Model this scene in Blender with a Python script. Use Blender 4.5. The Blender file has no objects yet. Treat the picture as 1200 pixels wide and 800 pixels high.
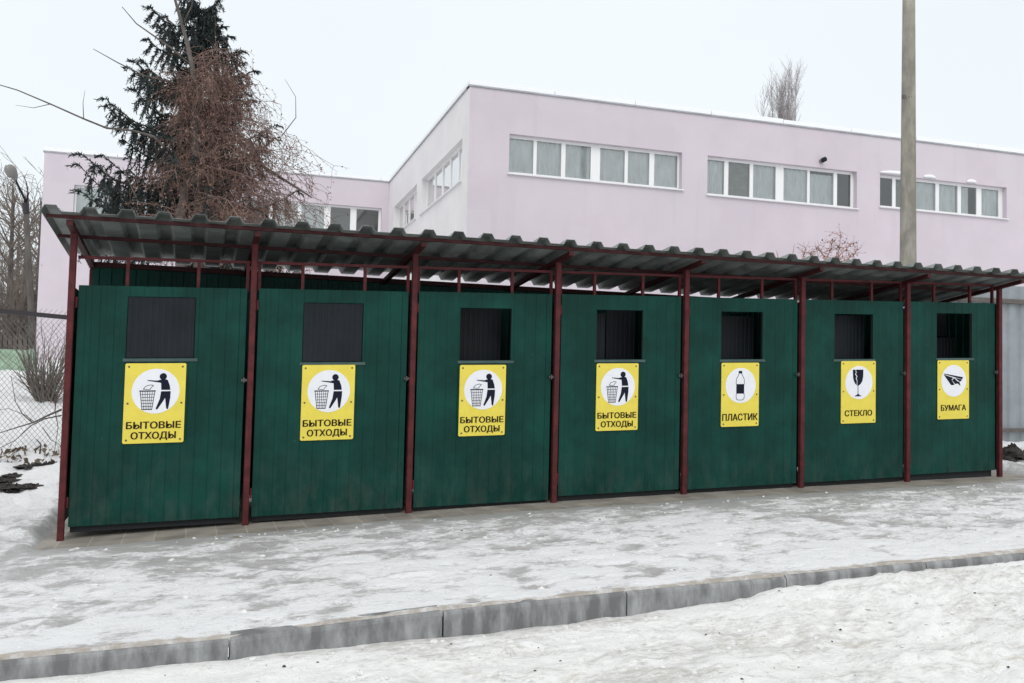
import bpy, math, random
import numpy as np
from mathutils import Vector, Matrix
SC = bpy.context.scene
COL = SC.collection
rnd = random.Random(7)
rng = np.random.default_rng(7)

# ------------------------------------------------------------------ camera
F_PX, YAW, PITCH, ROLL = 1057.381, 0.339359, 0.046293, 0.02348
CAM = np.array([1.00143, -8.54778, 1.36282])
S = 0.03436                                   # the pavement climbs 3.4 % to the right
_f = np.array([math.sin(YAW) * math.cos(PITCH), math.cos(YAW) * math.cos(PITCH), math.sin(PITCH)])
_r0 = np.array([math.cos(YAW), -math.sin(YAW), 0.0])
_u0 = np.cross(_r0, _f)
_r = math.cos(ROLL) * _r0 + math.sin(ROLL) * _u0
_u = -math.sin(ROLL) * _r0 + math.cos(ROLL) * _u0
cd = bpy.data.cameras.new('camera')
cam = bpy.data.objects.new('camera', cd)
COL.objects.link(cam)
cam.matrix_world = Matrix(((_r[0], _u[0], -_f[0], CAM[0]), (_r[1], _u[1], -_f[1], CAM[1]),
                           (_r[2], _u[2], -_f[2], CAM[2]), (0, 0, 0, 1)))
cd.sensor_width = 36.0
cd.lens = F_PX * 36.0 / 1200.0
cd.clip_start, cd.clip_end = 0.05, 2000
SC.camera = cam

# ------------------------------------------------------------------ overcast sky and soft sun
SUN_EL, SUN_AZ = math.radians(48), math.radians(200)       # azimuth measured from +Y clockwise
w = bpy.data.worlds.new('World')
SC.world = w
w.use_nodes = True
nt = w.node_tree
nt.nodes.clear()
out = nt.nodes.new('ShaderNodeOutputWorld')
bg1 = nt.nodes.new('ShaderNodeBackground')
sky = nt.nodes.new('ShaderNodeTexSky')
sky.sky_type = 'NISHITA'
sky.sun_disc = False
sky.sun_elevation = SUN_EL
sky.sun_rotation = SUN_AZ
sky.dust_density = 4.0
hsv = nt.nodes.new('ShaderNodeHueSaturation')
hsv.inputs['Saturation'].default_value = 0.25
bg1.inputs['Strength'].default_value = 0.05
nt.links.new(sky.outputs[0], hsv.inputs['Color'])
nt.links.new(hsv.outputs[0], bg1.inputs['Color'])
# the cloud layer: pale, brighter towards the zenith
geo = nt.nodes.new('ShaderNodeTexCoord')
sep = nt.nodes.new('ShaderNodeSeparateXYZ')
nt.links.new(geo.outputs['Generated'], sep.inputs[0])
ramp = nt.nodes.new('ShaderNodeValToRGB')
nt.links.new(sep.outputs['Z'], ramp.inputs[0])
ramp.color_ramp.elements[0].position = 0.0
ramp.color_ramp.elements[0].color = (0.68, 0.735, 0.77, 1)
ramp.color_ramp.elements[1].position = 1.0
ramp.color_ramp.elements[1].color = (1.0, 1.0, 1.0, 1)
e = ramp.color_ramp.elements.new(0.35)
e.color = (0.75, 0.805, 0.835, 1)
nz = nt.nodes.new('ShaderNodeTexNoise')
nz.inputs['Scale'].default_value = 2.2
nz.inputs['Detail'].default_value = 4
nt.links.new(geo.outputs['Generated'], nz.inputs['Vector'])
mr = nt.nodes.new('ShaderNodeMapRange')
mr.inputs['To Min'].default_value = 0.93
mr.inputs['To Max'].default_value = 1.05
nt.links.new(nz.outputs[0], mr.inputs[0])
mulc = nt.nodes.new('ShaderNodeVectorMath')
mulc.operation = 'SCALE'
nt.links.new(ramp.outputs[0], mulc.inputs[0])
nt.links.new(mr.outputs[0], mulc.inputs['Scale'])
bg2 = nt.nodes.new('ShaderNodeBackground')
bg2.inputs['Strength'].default_value = 1.0
nt.links.new(mulc.outputs[0], bg2.inputs['Color'])
add = nt.nodes.new('ShaderNodeAddShader')
nt.links.new(bg1.outputs[0], add.inputs[0])
nt.links.new(bg2.outputs[0], add.inputs[1])
nt.links.new(add.outputs[0], out.inputs['Surface'])
sd = bpy.data.lights.new('sun', 'SUN')
sd.energy = 0.55
sd.angle = math.radians(40)
sd.color = (1.0, 0.975, 0.94)
so = bpy.data.objects.new('sun', sd)
COL.objects.link(so)
sdir = Vector((math.sin(SUN_AZ) * math.cos(SUN_EL), math.cos(SUN_AZ) * math.cos(SUN_EL), math.sin(SUN_EL)))
so.rotation_euler = sdir.to_track_quat('Z', 'Y').to_euler()
so.location = (0, -20, 25)
vs = SC.view_settings
vs.view_transform = 'Standard'
vs.look = 'None'
vs.exposure = 0.0
vs.gamma = 1.0
vs.use_curve_mapping = False

# ------------------------------------------------------------------ helpers
def at(u, v, Y):
    """Where the line of sight through photo pixel (u, v) meets the plane y = Y."""
    d = _r * (u - 600) / F_PX - _u * (v - 400) / F_PX + _f
    t = (Y - CAM[1]) / d[1]
    return CAM + t * d

def smooth(a, b, x):
    t = np.clip((np.asarray(x, float) - a) / (b - a), 0, 1)
    return t * t * (3 - 2 * t)

def _hash(ix, iy, seed):
    n = (ix.astype(np.int64) * 374761393 + iy.astype(np.int64) * 668265263 + seed * 1442695041) & 0xffffffff
    n = ((n ^ (n >> 13)) * 1274126177) & 0xffffffff
    return ((n ^ (n >> 16)) & 0xffffff) / float(0xffffff)

def vnoise(x, y, seed=0):
    x = np.asarray(x, float); y = np.asarray(y, float)
    ix = np.floor(x); iy = np.floor(y)
    fx = x - ix; fy = y - iy
    fx = fx * fx * (3 - 2 * fx); fy = fy * fy * (3 - 2 * fy)
    a = _hash(ix, iy, seed); b = _hash(ix + 1, iy, seed); c = _hash(ix, iy + 1, seed); d = _hash(ix + 1, iy + 1, seed)
    return (a + (b - a) * fx) * (1 - fy) + (c + (d - c) * fx) * fy

def fbm(x, y, seed=0, oct=4):
    s = 0; a = 0.5; t = 0
    for o in range(oct):
        s = s + a * vnoise(x * 2 ** o, y * 2 ** o, seed + o * 17); t += a; a *= 0.5
    return s / t

class MB:
    def __init__(self):
        self.v = []; self.f = []
    def add(self, vs_, fs):
        n = len(self.v)
        self.v += [tuple(p) for p in vs_]
        self.f += [tuple(i + n for i in q) for q in fs]
        return self
    def box(self, x0, x1, y0, y1, z0, z1, c=0.0):
        if c <= 0:
            vs_ = [(x, y, z) for z in (z0, z1) for y in (y0, y1) for x in (x0, x1)]
            return self.add(vs_, [(0, 2, 3, 1), (4, 5, 7, 6), (0, 1, 5, 4), (2, 6, 7, 3), (0, 4, 6, 2), (1, 3, 7, 5)])
        # chamfered along z
        p = [(x0 + c, y0), (x1 - c, y0), (x1, y0 + c), (x1, y1 - c), (x1 - c, y1), (x0 + c, y1), (x0, y1 - c), (x0, y0 + c)]
        vs_ = [(a, b, z0) for a, b in p] + [(a, b, z1) for a, b in p]
        fs = [(i, (i + 1) % 8, (i + 1) % 8 + 8, i + 8) for i in range(8)] + [tuple(range(7, -1, -1)), tuple(range(8, 16))]
        return self.add(vs_, fs)
    def obox(self, O, ax, ay, az):
        """Box from corner O along three vectors."""
        O = np.array(O, float); ax = np.array(ax, float); ay = np.array(ay, float); az = np.array(az, float)
        vs_ = [O + ax * i + ay * j + az * k for k in (0, 1) for j in (0, 1) for i in (0, 1)]
        return self.add(vs_, [(0, 2, 3, 1), (4, 5, 7, 6), (0, 1, 5, 4), (2, 6, 7, 3), (0, 4, 6, 2), (1, 3, 7, 5)])
    def bar(self, a, b, w_, h):
        """Rectangular bar from a to b (w_ sideways, h upwards)."""
        a = np.array(a, float); b = np.array(b, float); d = b - a; d /= np.linalg.norm(d)
        up = np.array([0, 0, 1.0]) if abs(d[2]) < .9 else np.array([0, 1.0, 0])
        s_ = np.cross(d, up); s_ /= np.linalg.norm(s_); u_ = np.cross(s_, d)
        return self.obox(a - s_ * w_ / 2 - u_ * h / 2, b - a, s_ * w_, u_ * h)
    def tube(self, pts, rad, n=6, cap=True):
        P = np.array(pts, float); m = len(P)
        R = np.full(m, rad, float) if np.isscalar(rad) else np.array(rad, float)
        T = np.gradient(P, axis=0); T /= (np.linalg.norm(T, axis=1)[:, None] + 1e-12)
        ref = np.array([0.31, 0.17, 0.93]) if abs(T[0][2]) < .8 else np.array([1.0, 0.1, 0.0])
        A = np.cross(T, ref); A /= (np.linalg.norm(A, axis=1)[:, None] + 1e-12)
        B = np.cross(T, A)
        th = np.arange(n) * 2 * math.pi / n
        ring = P[:, None, :] + R[:, None, None] * (np.cos(th)[None, :, None] * A[:, None, :] + np.sin(th)[None, :, None] * B[:, None, :])
        fs = []
        for i in range(m - 1):
            for j in range(n):
                k = (j + 1) % n
                fs.append((i * n + j, i * n + k, i * n + n + k, i * n + n + j))
        if cap:
            fs.append(tuple(range(n - 1, -1, -1))); fs.append(tuple((m - 1) * n + j for j in range(n)))
        return self.add(ring.reshape(-1, 3).tolist(), fs)
    def poly(self, pts, y0, y1):
        """Outline in (x, z) extruded from y1 (back) to y0 (front)."""
        n = len(pts)
        vs_ = [(x, y0, z) for x, z in pts] + [(x, y1, z) for x, z in pts]
        fs = [tuple(range(n)), tuple(range(2 * n - 1, n - 1, -1))] + [(i, i + n, (i + 1) % n + n, (i + 1) % n) for i in range(n)]
        return self.add(vs_, fs)
    def shear(self, s=S):
        self.v = [(x, y, z + s * x) for x, y, z in self.v]
        return self
    def build(self, name, mat, parent=None, smooth_=False):
        return build(name, self.v, self.f, mat, parent, smooth_)

ROOT = {}
def root_loc(o):
    while o.parent is not None:
        o = o.parent
    return np.array(o.location)

def build(name, V, Fc, mat, parent=None, smooth_=False):
    V = np.array(V, float)
    if parent is not None:
        base = root_loc(parent)
    else:
        base = np.array([V[:, 0].mean(), V[:, 1].mean(), V[:, 2].min()])
    me = bpy.data.meshes.new(name)
    me.from_pydata((V - base).tolist(), [], Fc)
    me.update()
    if smooth_:
        me.polygons.foreach_set('use_smooth', [True] * len(me.polygons))
    me.materials.append(mat)
    o = bpy.data.objects.new(name, me)
    COL.objects.link(o)
    if parent is None:
        o.location = base
    else:
        o.parent = parent
    return o

def thing(name, label, cat, loc, group=None):
    o = bpy.data.objects.new(name, None)
    COL.objects.link(o)
    o.location = loc
    o.empty_display_size = 0.2
    return tag(o, label, cat, group)

def tag(o, label, cat, group=None):
    o['label'] = label
    o['category'] = cat
    if group:
        o['group'] = group
    return o

def structure(o):
    o['kind'] = 'structure'
    return o

def solid(o, t, off=0):
    m = o.modifiers.new('thickness', 'SOLIDIFY')
    m.thickness = t
    m.offset = off
    return o

def copy_tree(o, parent=None):
    c = o.copy()
    COL.objects.link(c)
    c.parent = parent
    for ch in list(o.children):
        copy_tree(ch, c)
    return c

# ------------------------------------------------------------------ materials
def mat(name, col, rough=0.6, metal=0.0, spec=0.5, var=0.0, vscale=3.0, bump=0.0, bscale=20.0, stretch=(1, 1, 1), col2=None, thr=(0.4, 0.7)):
    m = bpy.data.materials.new(name)
    m.use_nodes = True
    t = m.node_tree
    b = t.nodes['Principled BSDF']
    b.inputs['Base Color'].default_value = (*col, 1)
    b.inputs['Roughness'].default_value = rough
    b.inputs['Metallic'].default_value = metal
    b.inputs['Specular IOR Level'].default_value = spec
    if var or bump or col2:
        tc = t.nodes.new('ShaderNodeTexCoord')
        mp = t.nodes.new('ShaderNodeMapping')
        mp.inputs['Scale'].default_value = stretch
        t.links.new(tc.outputs['Object'], mp.inputs['Vector'])
    if var or col2:
        n = t.nodes.new('ShaderNodeTexNoise')
        n.inputs['Scale'].default_value = vscale
        n.inputs['Detail'].default_value = 5
        n.inputs['Roughness'].default_value = 0.62
        t.links.new(mp.outputs[0], n.inputs['Vector'])
        r = t.nodes.new('ShaderNodeValToRGB')
        r.color_ramp.elements[0].position = thr[0]
        r.color_ramp.elements[1].position = thr[1]
        c2 = col2 if col2 else tuple(min(1, c * (1 + var)) for c in col)
        c1 = col if col2 else tuple(c * (1 - var) for c in col)
        r.color_ramp.elements[0].color = (*c1, 1)
        r.color_ramp.elements[1].color = (*c2, 1)
        t.links.new(n.outputs['Fac'], r.inputs[0])
        t.links.new(r.outputs[0], b.inputs['Base Color'])
    if bump:
        n2 = t.nodes.new('ShaderNodeTexNoise')
        n2.inputs['Scale'].default_value = bscale
        n2.inputs['Detail'].default_value = 4
        t.links.new(mp.outputs[0], n2.inputs['Vector'])
        bp = t.nodes.new('ShaderNodeBump')
        bp.inputs['Strength'].default_value = bump
        bp.inputs['Distance'].default_value = 0.02
        t.links.new(n2.outputs['Fac'], bp.inputs['Height'])
        t.links.new(bp.outputs[0], b.inputs['Normal'])
    return m

def snow_material(name, white, ice, stain, dirt, bias, streak, stain_thr, speck, thin=False):
    """Trodden snow: clean patches, grey ice, brown stains, dark grit."""
    m = bpy.data.materials.new(name)
    m.use_nodes = True
    t = m.node_tree
    N = t.nodes.new; L = t.links.new
    b = t.nodes['Principled BSDF']
    tc = N('ShaderNodeTexCoord')
    def noise(scale, st=(1, 1, 1), det=6, rough=0.65, dist=0.0):
        mp = N('ShaderNodeMapping'); mp.inputs['Scale'].default_value = st
        L(tc.outputs['Object'], mp.inputs['Vector'])
        n = N('ShaderNodeTexNoise')
        n.inputs['Scale'].default_value = scale; n.inputs['Detail'].default_value = det
        n.inputs['Roughness'].default_value = rough; n.inputs['Distortion'].default_value = dist
        L(mp.outputs[0], n.inputs['Vector'])
        return n.outputs['Fac']
    def rng_(fac, a, c, lo=0.0, hi=1.0):
        r = N('ShaderNodeMapRange'); r.interpolation_type = 'SMOOTHSTEP'
        r.inputs['From Min'].default_value = a; r.inputs['From Max'].default_value = c
        r.inputs['To Min'].default_value = lo; r.inputs['To Max'].default_value = hi
        L(fac, r.inputs['Value'])
        return r.outputs[0]
    def math_(op, a, c):
        n = N('ShaderNodeMath'); n.operation = op
        for i, q in enumerate((a, c)):
            if isinstance(q, (int, float)): n.inputs[i].default_value = q
            else: L(q, n.inputs[i])
        return n.outputs[0]
    def mix(f, a, c):
        n = N('ShaderNodeMix'); n.data_type = 'RGBA'
        L(f, n.inputs['Factor'])
        for s_, q in (('A', a), ('B', c)):
            i = [k for k in n.inputs if k.name == s_ and k.type == 'RGBA'][0]
            if isinstance(q, tuple): i.default_value = (*q, 1)
            else: L(q, i)
        return [k for k in n.outputs if k.type == 'RGBA'][0]
    big = noise(0.8, streak, 5, 0.6, 0.4)
    mid = noise(4.0, streak, 6, 0.65, 0.6)
    fine = noise(26.0, streak, 5, 0.7)
    s1 = math_('ADD', math_('MULTIPLY', big, 0.28), math_('MULTIPLY', mid, 0.36))
    s1 = math_('ADD', s1, math_('MULTIPLY', fine, 0.36))
    if thin:
        at_ = N('ShaderNodeAttribute'); at_.attribute_name = 'depth'
        s1 = math_('ADD', s1, at_.outputs['Fac'])
    clean = rng_(s1, bias - 0.075, bias + 0.075)
    c = mix(clean, ice, white)
    if thin:
        a2 = N('ShaderNodeAttribute'); a2.attribute_name = 'dirt'
        dn = rng_(math_('ADD', a2.outputs['Fac'], math_('MULTIPLY', noise(9.0, (1, 1, 1), 5), 1.0)), 0.95, 1.25, 0, 0.8)
        c = mix(dn, c, (0.36, 0.31, 0.25))
    st = rng_(noise(1.7, (1, 1.4, 1), 6, 0.7, 0.8), stain_thr, stain_thr + 0.16, 0, 0.75)
    c = mix(st, c, stain)
    lo = rng_(noise(11.0, (0.7, 1.3, 1), 6, 0.75), 0.62, 0.74, 0, speck)
    c = mix(lo, c, dirt)
    vo = N('ShaderNodeTexVoronoi'); vo.inputs['Scale'].default_value = 30.0
    L(tc.outputs['Object'], vo.inputs['Vector'])
    wn = rng_(noise(2.5, (1, 1, 1), 3), 0.52, 0.66)
    sp = math_('MULTIPLY', rng_(vo.outputs['Distance'], 0.10, 0.2, speck * 1.3, 0), wn)
    c = mix(sp, c, tuple(q * 0.5 for q in dirt))
    L(c, b.inputs['Base Color'])
    L(rng_(clean, 0, 1, 0.32, 0.75), b.inputs['Roughness'])
    b.inputs['Specular IOR Level'].default_value = 0.4
    bp = N('ShaderNodeBump'); bp.inputs['Strength'].default_value = 0.85; bp.inputs['Distance'].default_value = 0.03
    h = math_('ADD', math_('MULTIPLY', noise(16.0, streak, 6, 0.7), 1.0), math_('MULTIPLY', noise(70.0, (1, 1, 1), 3), 0.25))
    L(h, bp.inputs['Height'])
    L(bp.outputs[0], b.inputs['Normal'])
    return m

M = {}
M['snow'] = snow_material('trodden_snow', (0.76, 0.765, 0.775), (0.43, 0.425, 0.42), (0.46, 0.42, 0.36), (0.17, 0.155, 0.14),
                          0.465, (0.8, 1.25, 1), 0.60, 0.5, thin=True)
M['road'] = snow_material('road_snow', (0.80, 0.80, 0.79), (0.55, 0.535, 0.50), (0.50, 0.45, 0.36), (0.20, 0.175, 0.15),
                          0.455, (0.7, 1.3, 1), 0.60, 0.40)
def door_mat():
    m = mat('green_sheet', (0.0026, 0.045, 0.034), 0.45, 0, 0.16, var=0.28, vscale=2.2, bump=0.10, bscale=5)
    t = m.node_tree; N = t.nodes.new; L = t.links.new
    b = t.nodes['Principled BSDF']
    src = b.inputs['Base Color'].links[0].from_socket
    tc = N('ShaderNodeTexCoord'); sp = N('ShaderNodeSeparateXYZ'); L(tc.outputs['Object'], sp.inputs[0])
    def noise(scale, st, det=6):
        mp = N('ShaderNodeMapping'); mp.inputs['Scale'].default_value = st
        L(tc.outputs['Object'], mp.inputs['Vector'])
        n = N('ShaderNodeTexNoise'); n.inputs['Scale'].default_value = scale; n.inputs['Detail'].default_value = det; n.inputs['Roughness'].default_value = .7
        L(mp.outputs[0], n.inputs['Vector']); return n.outputs['Fac']
    def rg(v, a, c, lo, hi):
        r = N('ShaderNodeMapRange'); r.interpolation_type = 'SMOOTHSTEP'
        for k_, q in zip(('From Min', 'From Max', 'To Min', 'To Max'), (a, c, lo, hi)): r.inputs[k_].default_value = q
        L(v, r.inputs['Value']); return r.outputs[0]
    def mth(op, a, c):
        n = N('ShaderNodeMath'); n.operation = op; L(a, n.inputs[0]); L(c, n.inputs[1]); return n.outputs[0]
    def mix(f, a, col):
        n = N('ShaderNodeMix'); n.data_type = 'RGBA'; L(f, n.inputs['Factor'])
        ins = [k_ for k_ in n.inputs if k_.type == 'RGBA']; L(a, ins[0]); ins[1].default_value = (*col, 1)
        return [k_ for k_ in n.outputs if k_.type == 'RGBA'][0]
    splash = mth('MULTIPLY', rg(sp.outputs['Z'], 0.0, 0.75, 1, 0), rg(noise(7, (1, 1, .45)), .40, .68, 0, .22))
    c = mix(splash, src, (0.10, 0.105, 0.10))
    runs = rg(noise(9, (1, 1, .05)), .62, .76, 0, .07)
    c = mix(runs, c, (0.06, 0.09, 0.08))
    marks = rg(noise(38, (.35, 1, 1.0), 2), .73, .77, 0, .25)
    c = mix(marks, c, (0.10, 0.13, 0.12))
    L(c, b.inputs['Base Color'])
    return m
M['green'] = door_mat()
M['red'] = mat('red_oxide_paint', (0.090, 0.017, 0.020), 0.55, 0, 0.22, var=0.28, vscale=9, bump=0.15, bscale=60)
M['roofred'] = mat('dark_roof_red', (0.058, 0.0145, 0.0165), 0.55, 0, 0.2, var=0.3, vscale=9)  # darker red than the posts, for rafters and purlins
M['hatch'] = mat('grey_hatch_sheet', (0.011, 0.014, 0.018), 0.5, 0, 0.2, var=0.2, vscale=4)
M['ledge'] = mat('grey_green_ledge', (0.045, 0.085, 0.08), 0.5, 0, 0.4, var=0.2, vscale=6)
M['zinc'] = mat('zinc_roof_sheet', (0.235, 0.262, 0.250), 0.5, 0.25, 0.5, var=0.3, vscale=3.0, bump=0.05, bscale=12)
M['steel'] = mat('worn_steel', (0.10, 0.095, 0.09), 0.5, 0.5, 0.5, var=0.3, vscale=30)
M['dark'] = mat('inside_shade_black', (0.012, 0.014, 0.016), 0.8)  # near-black that paints shade into the door frame bars
M['yellow'] = mat('yellow_sign_sheet', (0.76, 0.63, 0.085), 0.45, 0, 0.35, var=0.05, vscale=5)
M['white'] = mat('white_print', (0.78, 0.79, 0.83), 0.4, 0, 0.4, var=0.03, vscale=6)
M['ink'] = mat('blue_black_print', (0.008, 0.009, 0.022), 0.6, 0, 0.15)
M['letters'] = mat('brown_black_print', (0.022, 0.013, 0.004), 0.6, 0, 0.15)
M['screw'] = mat('rusty_screw', (0.12, 0.09, 0.05), 0.5, 0.4)
M['pink'] = mat('pink_plaster', (0.592, 0.525, 0.580), 0.9, 0, 0.2, var=0.045, vscale=0.55, bump=0.12, bscale=40)
M['pale'] = mat('pale_grey_plaster', (0.74, 0.72, 0.725), 0.9, 0, 0.2, var=0.05, vscale=0.6, bump=0.12, bscale=40)
M['pvc'] = mat('white_pvc', (0.80, 0.80, 0.80), 0.35, 0, 0.5)
M['sill'] = mat('painted_sill', (0.72, 0.72, 0.73), 0.4, 0, 0.5)
M['flash'] = mat('zinc_flashing', (0.38, 0.39, 0.41), 0.5, 0.3, 0.5, var=0.15, vscale=3)
M['cleansnow'] = mat('roof_snow', (0.86, 0.87, 0.89), 0.8, 0, 0.3, bump=0.3, bscale=8)
M['room'] = mat('dim_room', (0.30, 0.31, 0.31), 0.9)
M['concrete'] = mat('pole_concrete', (0.29, 0.275, 0.235), 0.85, 0, 0.3, var=0.25, vscale=5, bump=0.25, bscale=40, stretch=(1, 1, 0.35))
M['greyfence'] = mat('grey_profile_sheet', (0.30, 0.33, 0.35), 0.5, 0.3, 0.45, var=0.12, vscale=2)
M['brownrail'] = mat('brown_grey_rail', (0.115, 0.10, 0.09), 0.7, var=0.2, vscale=8)
M['blackrail'] = mat('dark_fence_rail', (0.018, 0.014, 0.018), 0.5)
M['wire'] = mat('dull_wire', (0.17, 0.165, 0.16), 0.55, 0.5)
M['bark'] = mat('grey_brown_bark', (0.105, 0.088, 0.078), 0.9, var=0.3, vscale=14)
M['twig'] = mat('brown_twigs', (0.125, 0.090, 0.075), 0.9, var=0.25, vscale=8)
M['redtwig'] = mat('red_brown_twigs', (0.205, 0.130, 0.108), 0.9, var=0.3, vscale=6)
M['russet'] = mat('russet_twigs', (0.36, 0.19, 0.15), 0.9, var=0.25, vscale=6)
M['dryleaf'] = mat('dry_red_leaves', (0.235, 0.140, 0.115), 0.85, var=0.4, vscale=4)
M['needle'] = mat('spruce_needles', (0.040, 0.056, 0.056), 0.8, 0, 0.3, var=0.4, vscale=4)
M['spruce_bark'] = mat('spruce_bark', (0.07, 0.055, 0.045), 0.95, var=0.3, vscale=10)
M['greybark'] = mat('pale_grey_bark', (0.125, 0.108, 0.098), 0.9, var=0.3, vscale=6)
M['fartwig'] = mat('far_grey_twigs', (0.36, 0.33, 0.335), 0.9, var=0.15, vscale=1)
M['midtwig'] = mat('dull_brown_twigs', (0.16, 0.135, 0.115), 0.9, var=0.25, vscale=2)
M['palegreen'] = mat('pale_green_boards', (0.30, 0.42, 0.31), 0.7, var=0.2, vscale=6)
M['soil'] = mat('wet_soil', (0.030, 0.025, 0.021), 0.8, var=0.5, vscale=25, bump=0.6, bscale=40)
M['litter'] = mat('leaf_litter', (0.15, 0.115, 0.08), 0.9, var=0.5, vscale=12)
M['lamp'] = mat('lamp_housing', (0.20, 0.19, 0.18), 0.5, 0.2)
M['lampglass'] = mat('lamp_bowl', (0.20, 0.19, 0.18), 0.25, 0, 0.5)
M['lamppost'] = mat('weathered_post', (0.10, 0.09, 0.082), 0.85, 0, 0.3, var=0.3, vscale=5, stretch=(1, 1, .4))
M['crumb'] = mat('snow_crumbs', (0.70, 0.69, 0.68), 0.8, var=0.1, vscale=20)
M['grit'] = mat('dirt_crumbs', (0.06, 0.05, 0.042), 0.9)

def paving_mat():
    m = bpy.data.materials.new('concrete_slabs'); m.use_nodes = True
    t = m.node_tree; N = t.nodes.new; L = t.links.new
    b = t.nodes['Principled BSDF']
    tc = N('ShaderNodeTexCoord')
    br = N('ShaderNodeTexBrick')
    br.inputs['Scale'].default_value = 1.0
    br.inputs['Brick Width'].default_value = 0.25
    br.inputs['Row Height'].default_value = 0.25
    br.inputs['Mortar Size'].default_value = 0.006
    br.inputs['Mortar Smooth'].default_value = 0.3
    br.offset = 0.0
    br.inputs['Color1'].default_value = (0.235, 0.215, 0.185, 1)
    br.inputs['Color2'].default_value = (0.30, 0.275, 0.24, 1)
    br.inputs['Mortar'].default_value = (0.38, 0.355, 0.315, 1)
    L(tc.outputs['Object'], br.inputs['Vector'])
    n = N('ShaderNodeTexNoise'); n.inputs['Scale'].default_value = 3.5; n.inputs['Detail'].default_value = 6
    L(tc.outputs['Object'], n.inputs['Vector'])
    r = N('ShaderNodeMapRange'); r.inputs['From Min'].default_value = 0.3; r.inputs['From Max'].default_value = 0.7
    r.inputs['To Min'].default_value = 0.70; r.inputs['To Max'].default_value = 1.25
    L(n.outputs['Fac'], r.inputs['Value'])
    sc = N('ShaderNodeVectorMath'); sc.operation = 'SCALE'
    L(br.outputs['Color'], sc.inputs[0]); L(r.outputs[0], sc.inputs['Scale'])
    L(sc.outputs[0], b.inputs['Base Color'])
    b.inputs['Roughness'].default_value = 0.6
    return m
M['paving'] = paving_mat()

def kerb_mat():
    m = mat('kerb_concrete', (0.235, 0.24, 0.242), 0.75, 0, 0.35, var=0.40, vscale=7, bump=0.25, bscale=50, stretch=(1.6, 1, 0.5))
    return m
M['kerb'] = kerb_mat()

def plaster_wear(m, tint):
    # big repainted squares and faint rain runs
    t = m.node_tree; N = t.nodes.new; L = t.links.new
    b = t.nodes['Principled BSDF']; src = b.inputs['Base Color'].links[0].from_socket
    tc = N('ShaderNodeTexCoord')
    vo = N('ShaderNodeTexVoronoi'); vo.distance = 'CHEBYCHEV'; vo.inputs['Scale'].default_value = .42
    L(tc.outputs['Object'], vo.inputs['Vector'])
    sx = N('ShaderNodeSeparateColor'); L(vo.outputs['Color'], sx.inputs[0])
    r1 = N('ShaderNodeMapRange'); r1.inputs['To Max'].default_value = .42; L(sx.outputs[0], r1.inputs['Value'])
    mp = N('ShaderNodeMapping'); mp.inputs['Scale'].default_value = (1, 1, .06); L(tc.outputs['Object'], mp.inputs['Vector'])
    n = N('ShaderNodeTexNoise'); n.inputs['Scale'].default_value = 3.2; n.inputs['Detail'].default_value = 5; L(mp.outputs[0], n.inputs['Vector'])
    r2 = N('ShaderNodeMapRange'); r2.interpolation_type = 'SMOOTHSTEP'
    for k_, q in zip(('From Min', 'From Max', 'To Min', 'To Max'), (.58, .75, 0, .22)): r2.inputs[k_].default_value = q
    L(n.outputs['Fac'], r2.inputs['Value'])
    prev = src
    for f, col in ((r1.outputs[0], tint), (r2.outputs[0], tuple(c_ * .78 for c_ in tint))):
        mx = N('ShaderNodeMix'); mx.data_type = 'RGBA'; L(f, mx.inputs['Factor'])
        ins = [k_ for k_ in mx.inputs if k_.type == 'RGBA']; L(prev, ins[0]); ins[1].default_value = (*col, 1)
        prev = [k_ for k_ in mx.outputs if k_.type == 'RGBA'][0]
    L(prev, b.inputs['Base Color'])
plaster_wear(M['pink'], (0.60, 0.57, 0.60)); plaster_wear(M['pale'], (0.70, 0.665, 0.69))

def glass_mat():
    m = bpy.data.materials.new('window_glass'); m.use_nodes = True
    t = m.node_tree; t.nodes.clear(); N = t.nodes.new; L = t.links.new
    o = N('ShaderNodeOutputMaterial'); mx = N('ShaderNodeMixShader'); tr = N('ShaderNodeBsdfTransparent'); gl = N('ShaderNodeBsdfGlossy')
    fr = N('ShaderNodeFresnel'); fr.inputs['IOR'].default_value = 1.52
    ad = N('ShaderNodeMath'); ad.operation = 'ADD'; ad.inputs[1].default_value = 0.13
    tr.inputs['Color'].default_value = (0.93, 0.96, 0.96, 1)
    gl.inputs['Roughness'].default_value = 0.03
    L(fr.outputs[0], ad.inputs[0]); L(ad.outputs[0], mx.inputs[0]); L(tr.outputs[0], mx.inputs[1]); L(gl.outputs[0], mx.inputs[2])
    L(mx.outputs[0], o.inputs['Surface'])
    return m
M['glass'] = glass_mat()
M['curtain'] = mat('lace_curtain', (0.70, 0.725, 0.73), 0.9, var=0.22, vscale=6, thr=(0.2, 0.8), stretch=(1, 1, .3))
M['darkcurtain'] = mat('drab_blind', (0.27, 0.28, 0.27), 0.9, var=0.2, vscale=4)

# ------------------------------------------------------------------ ground heights
def terrain(x, y):
    """Height of the firm ground under the snow."""
    x = np.asarray(x, float); y = np.asarray(y, float)
    slope = S * np.clip(x, -4, 18) + np.interp(x, [-1.5, 0, 1.5, 4, 6, 10.5], [-.085, -.055, -.02, .012, .018, .0])
    bank = np.interp(y, [1.6, 2.4, 3.2, 4, 6, 8, 15, 25, 60], [0, .10, .25, .36, .66, 1.0, 1.5, 1.85, 2.3])
    wgt = 1 - 0.75 * smooth(1.5, 9, x)
    return slope + bank * wgt

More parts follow.
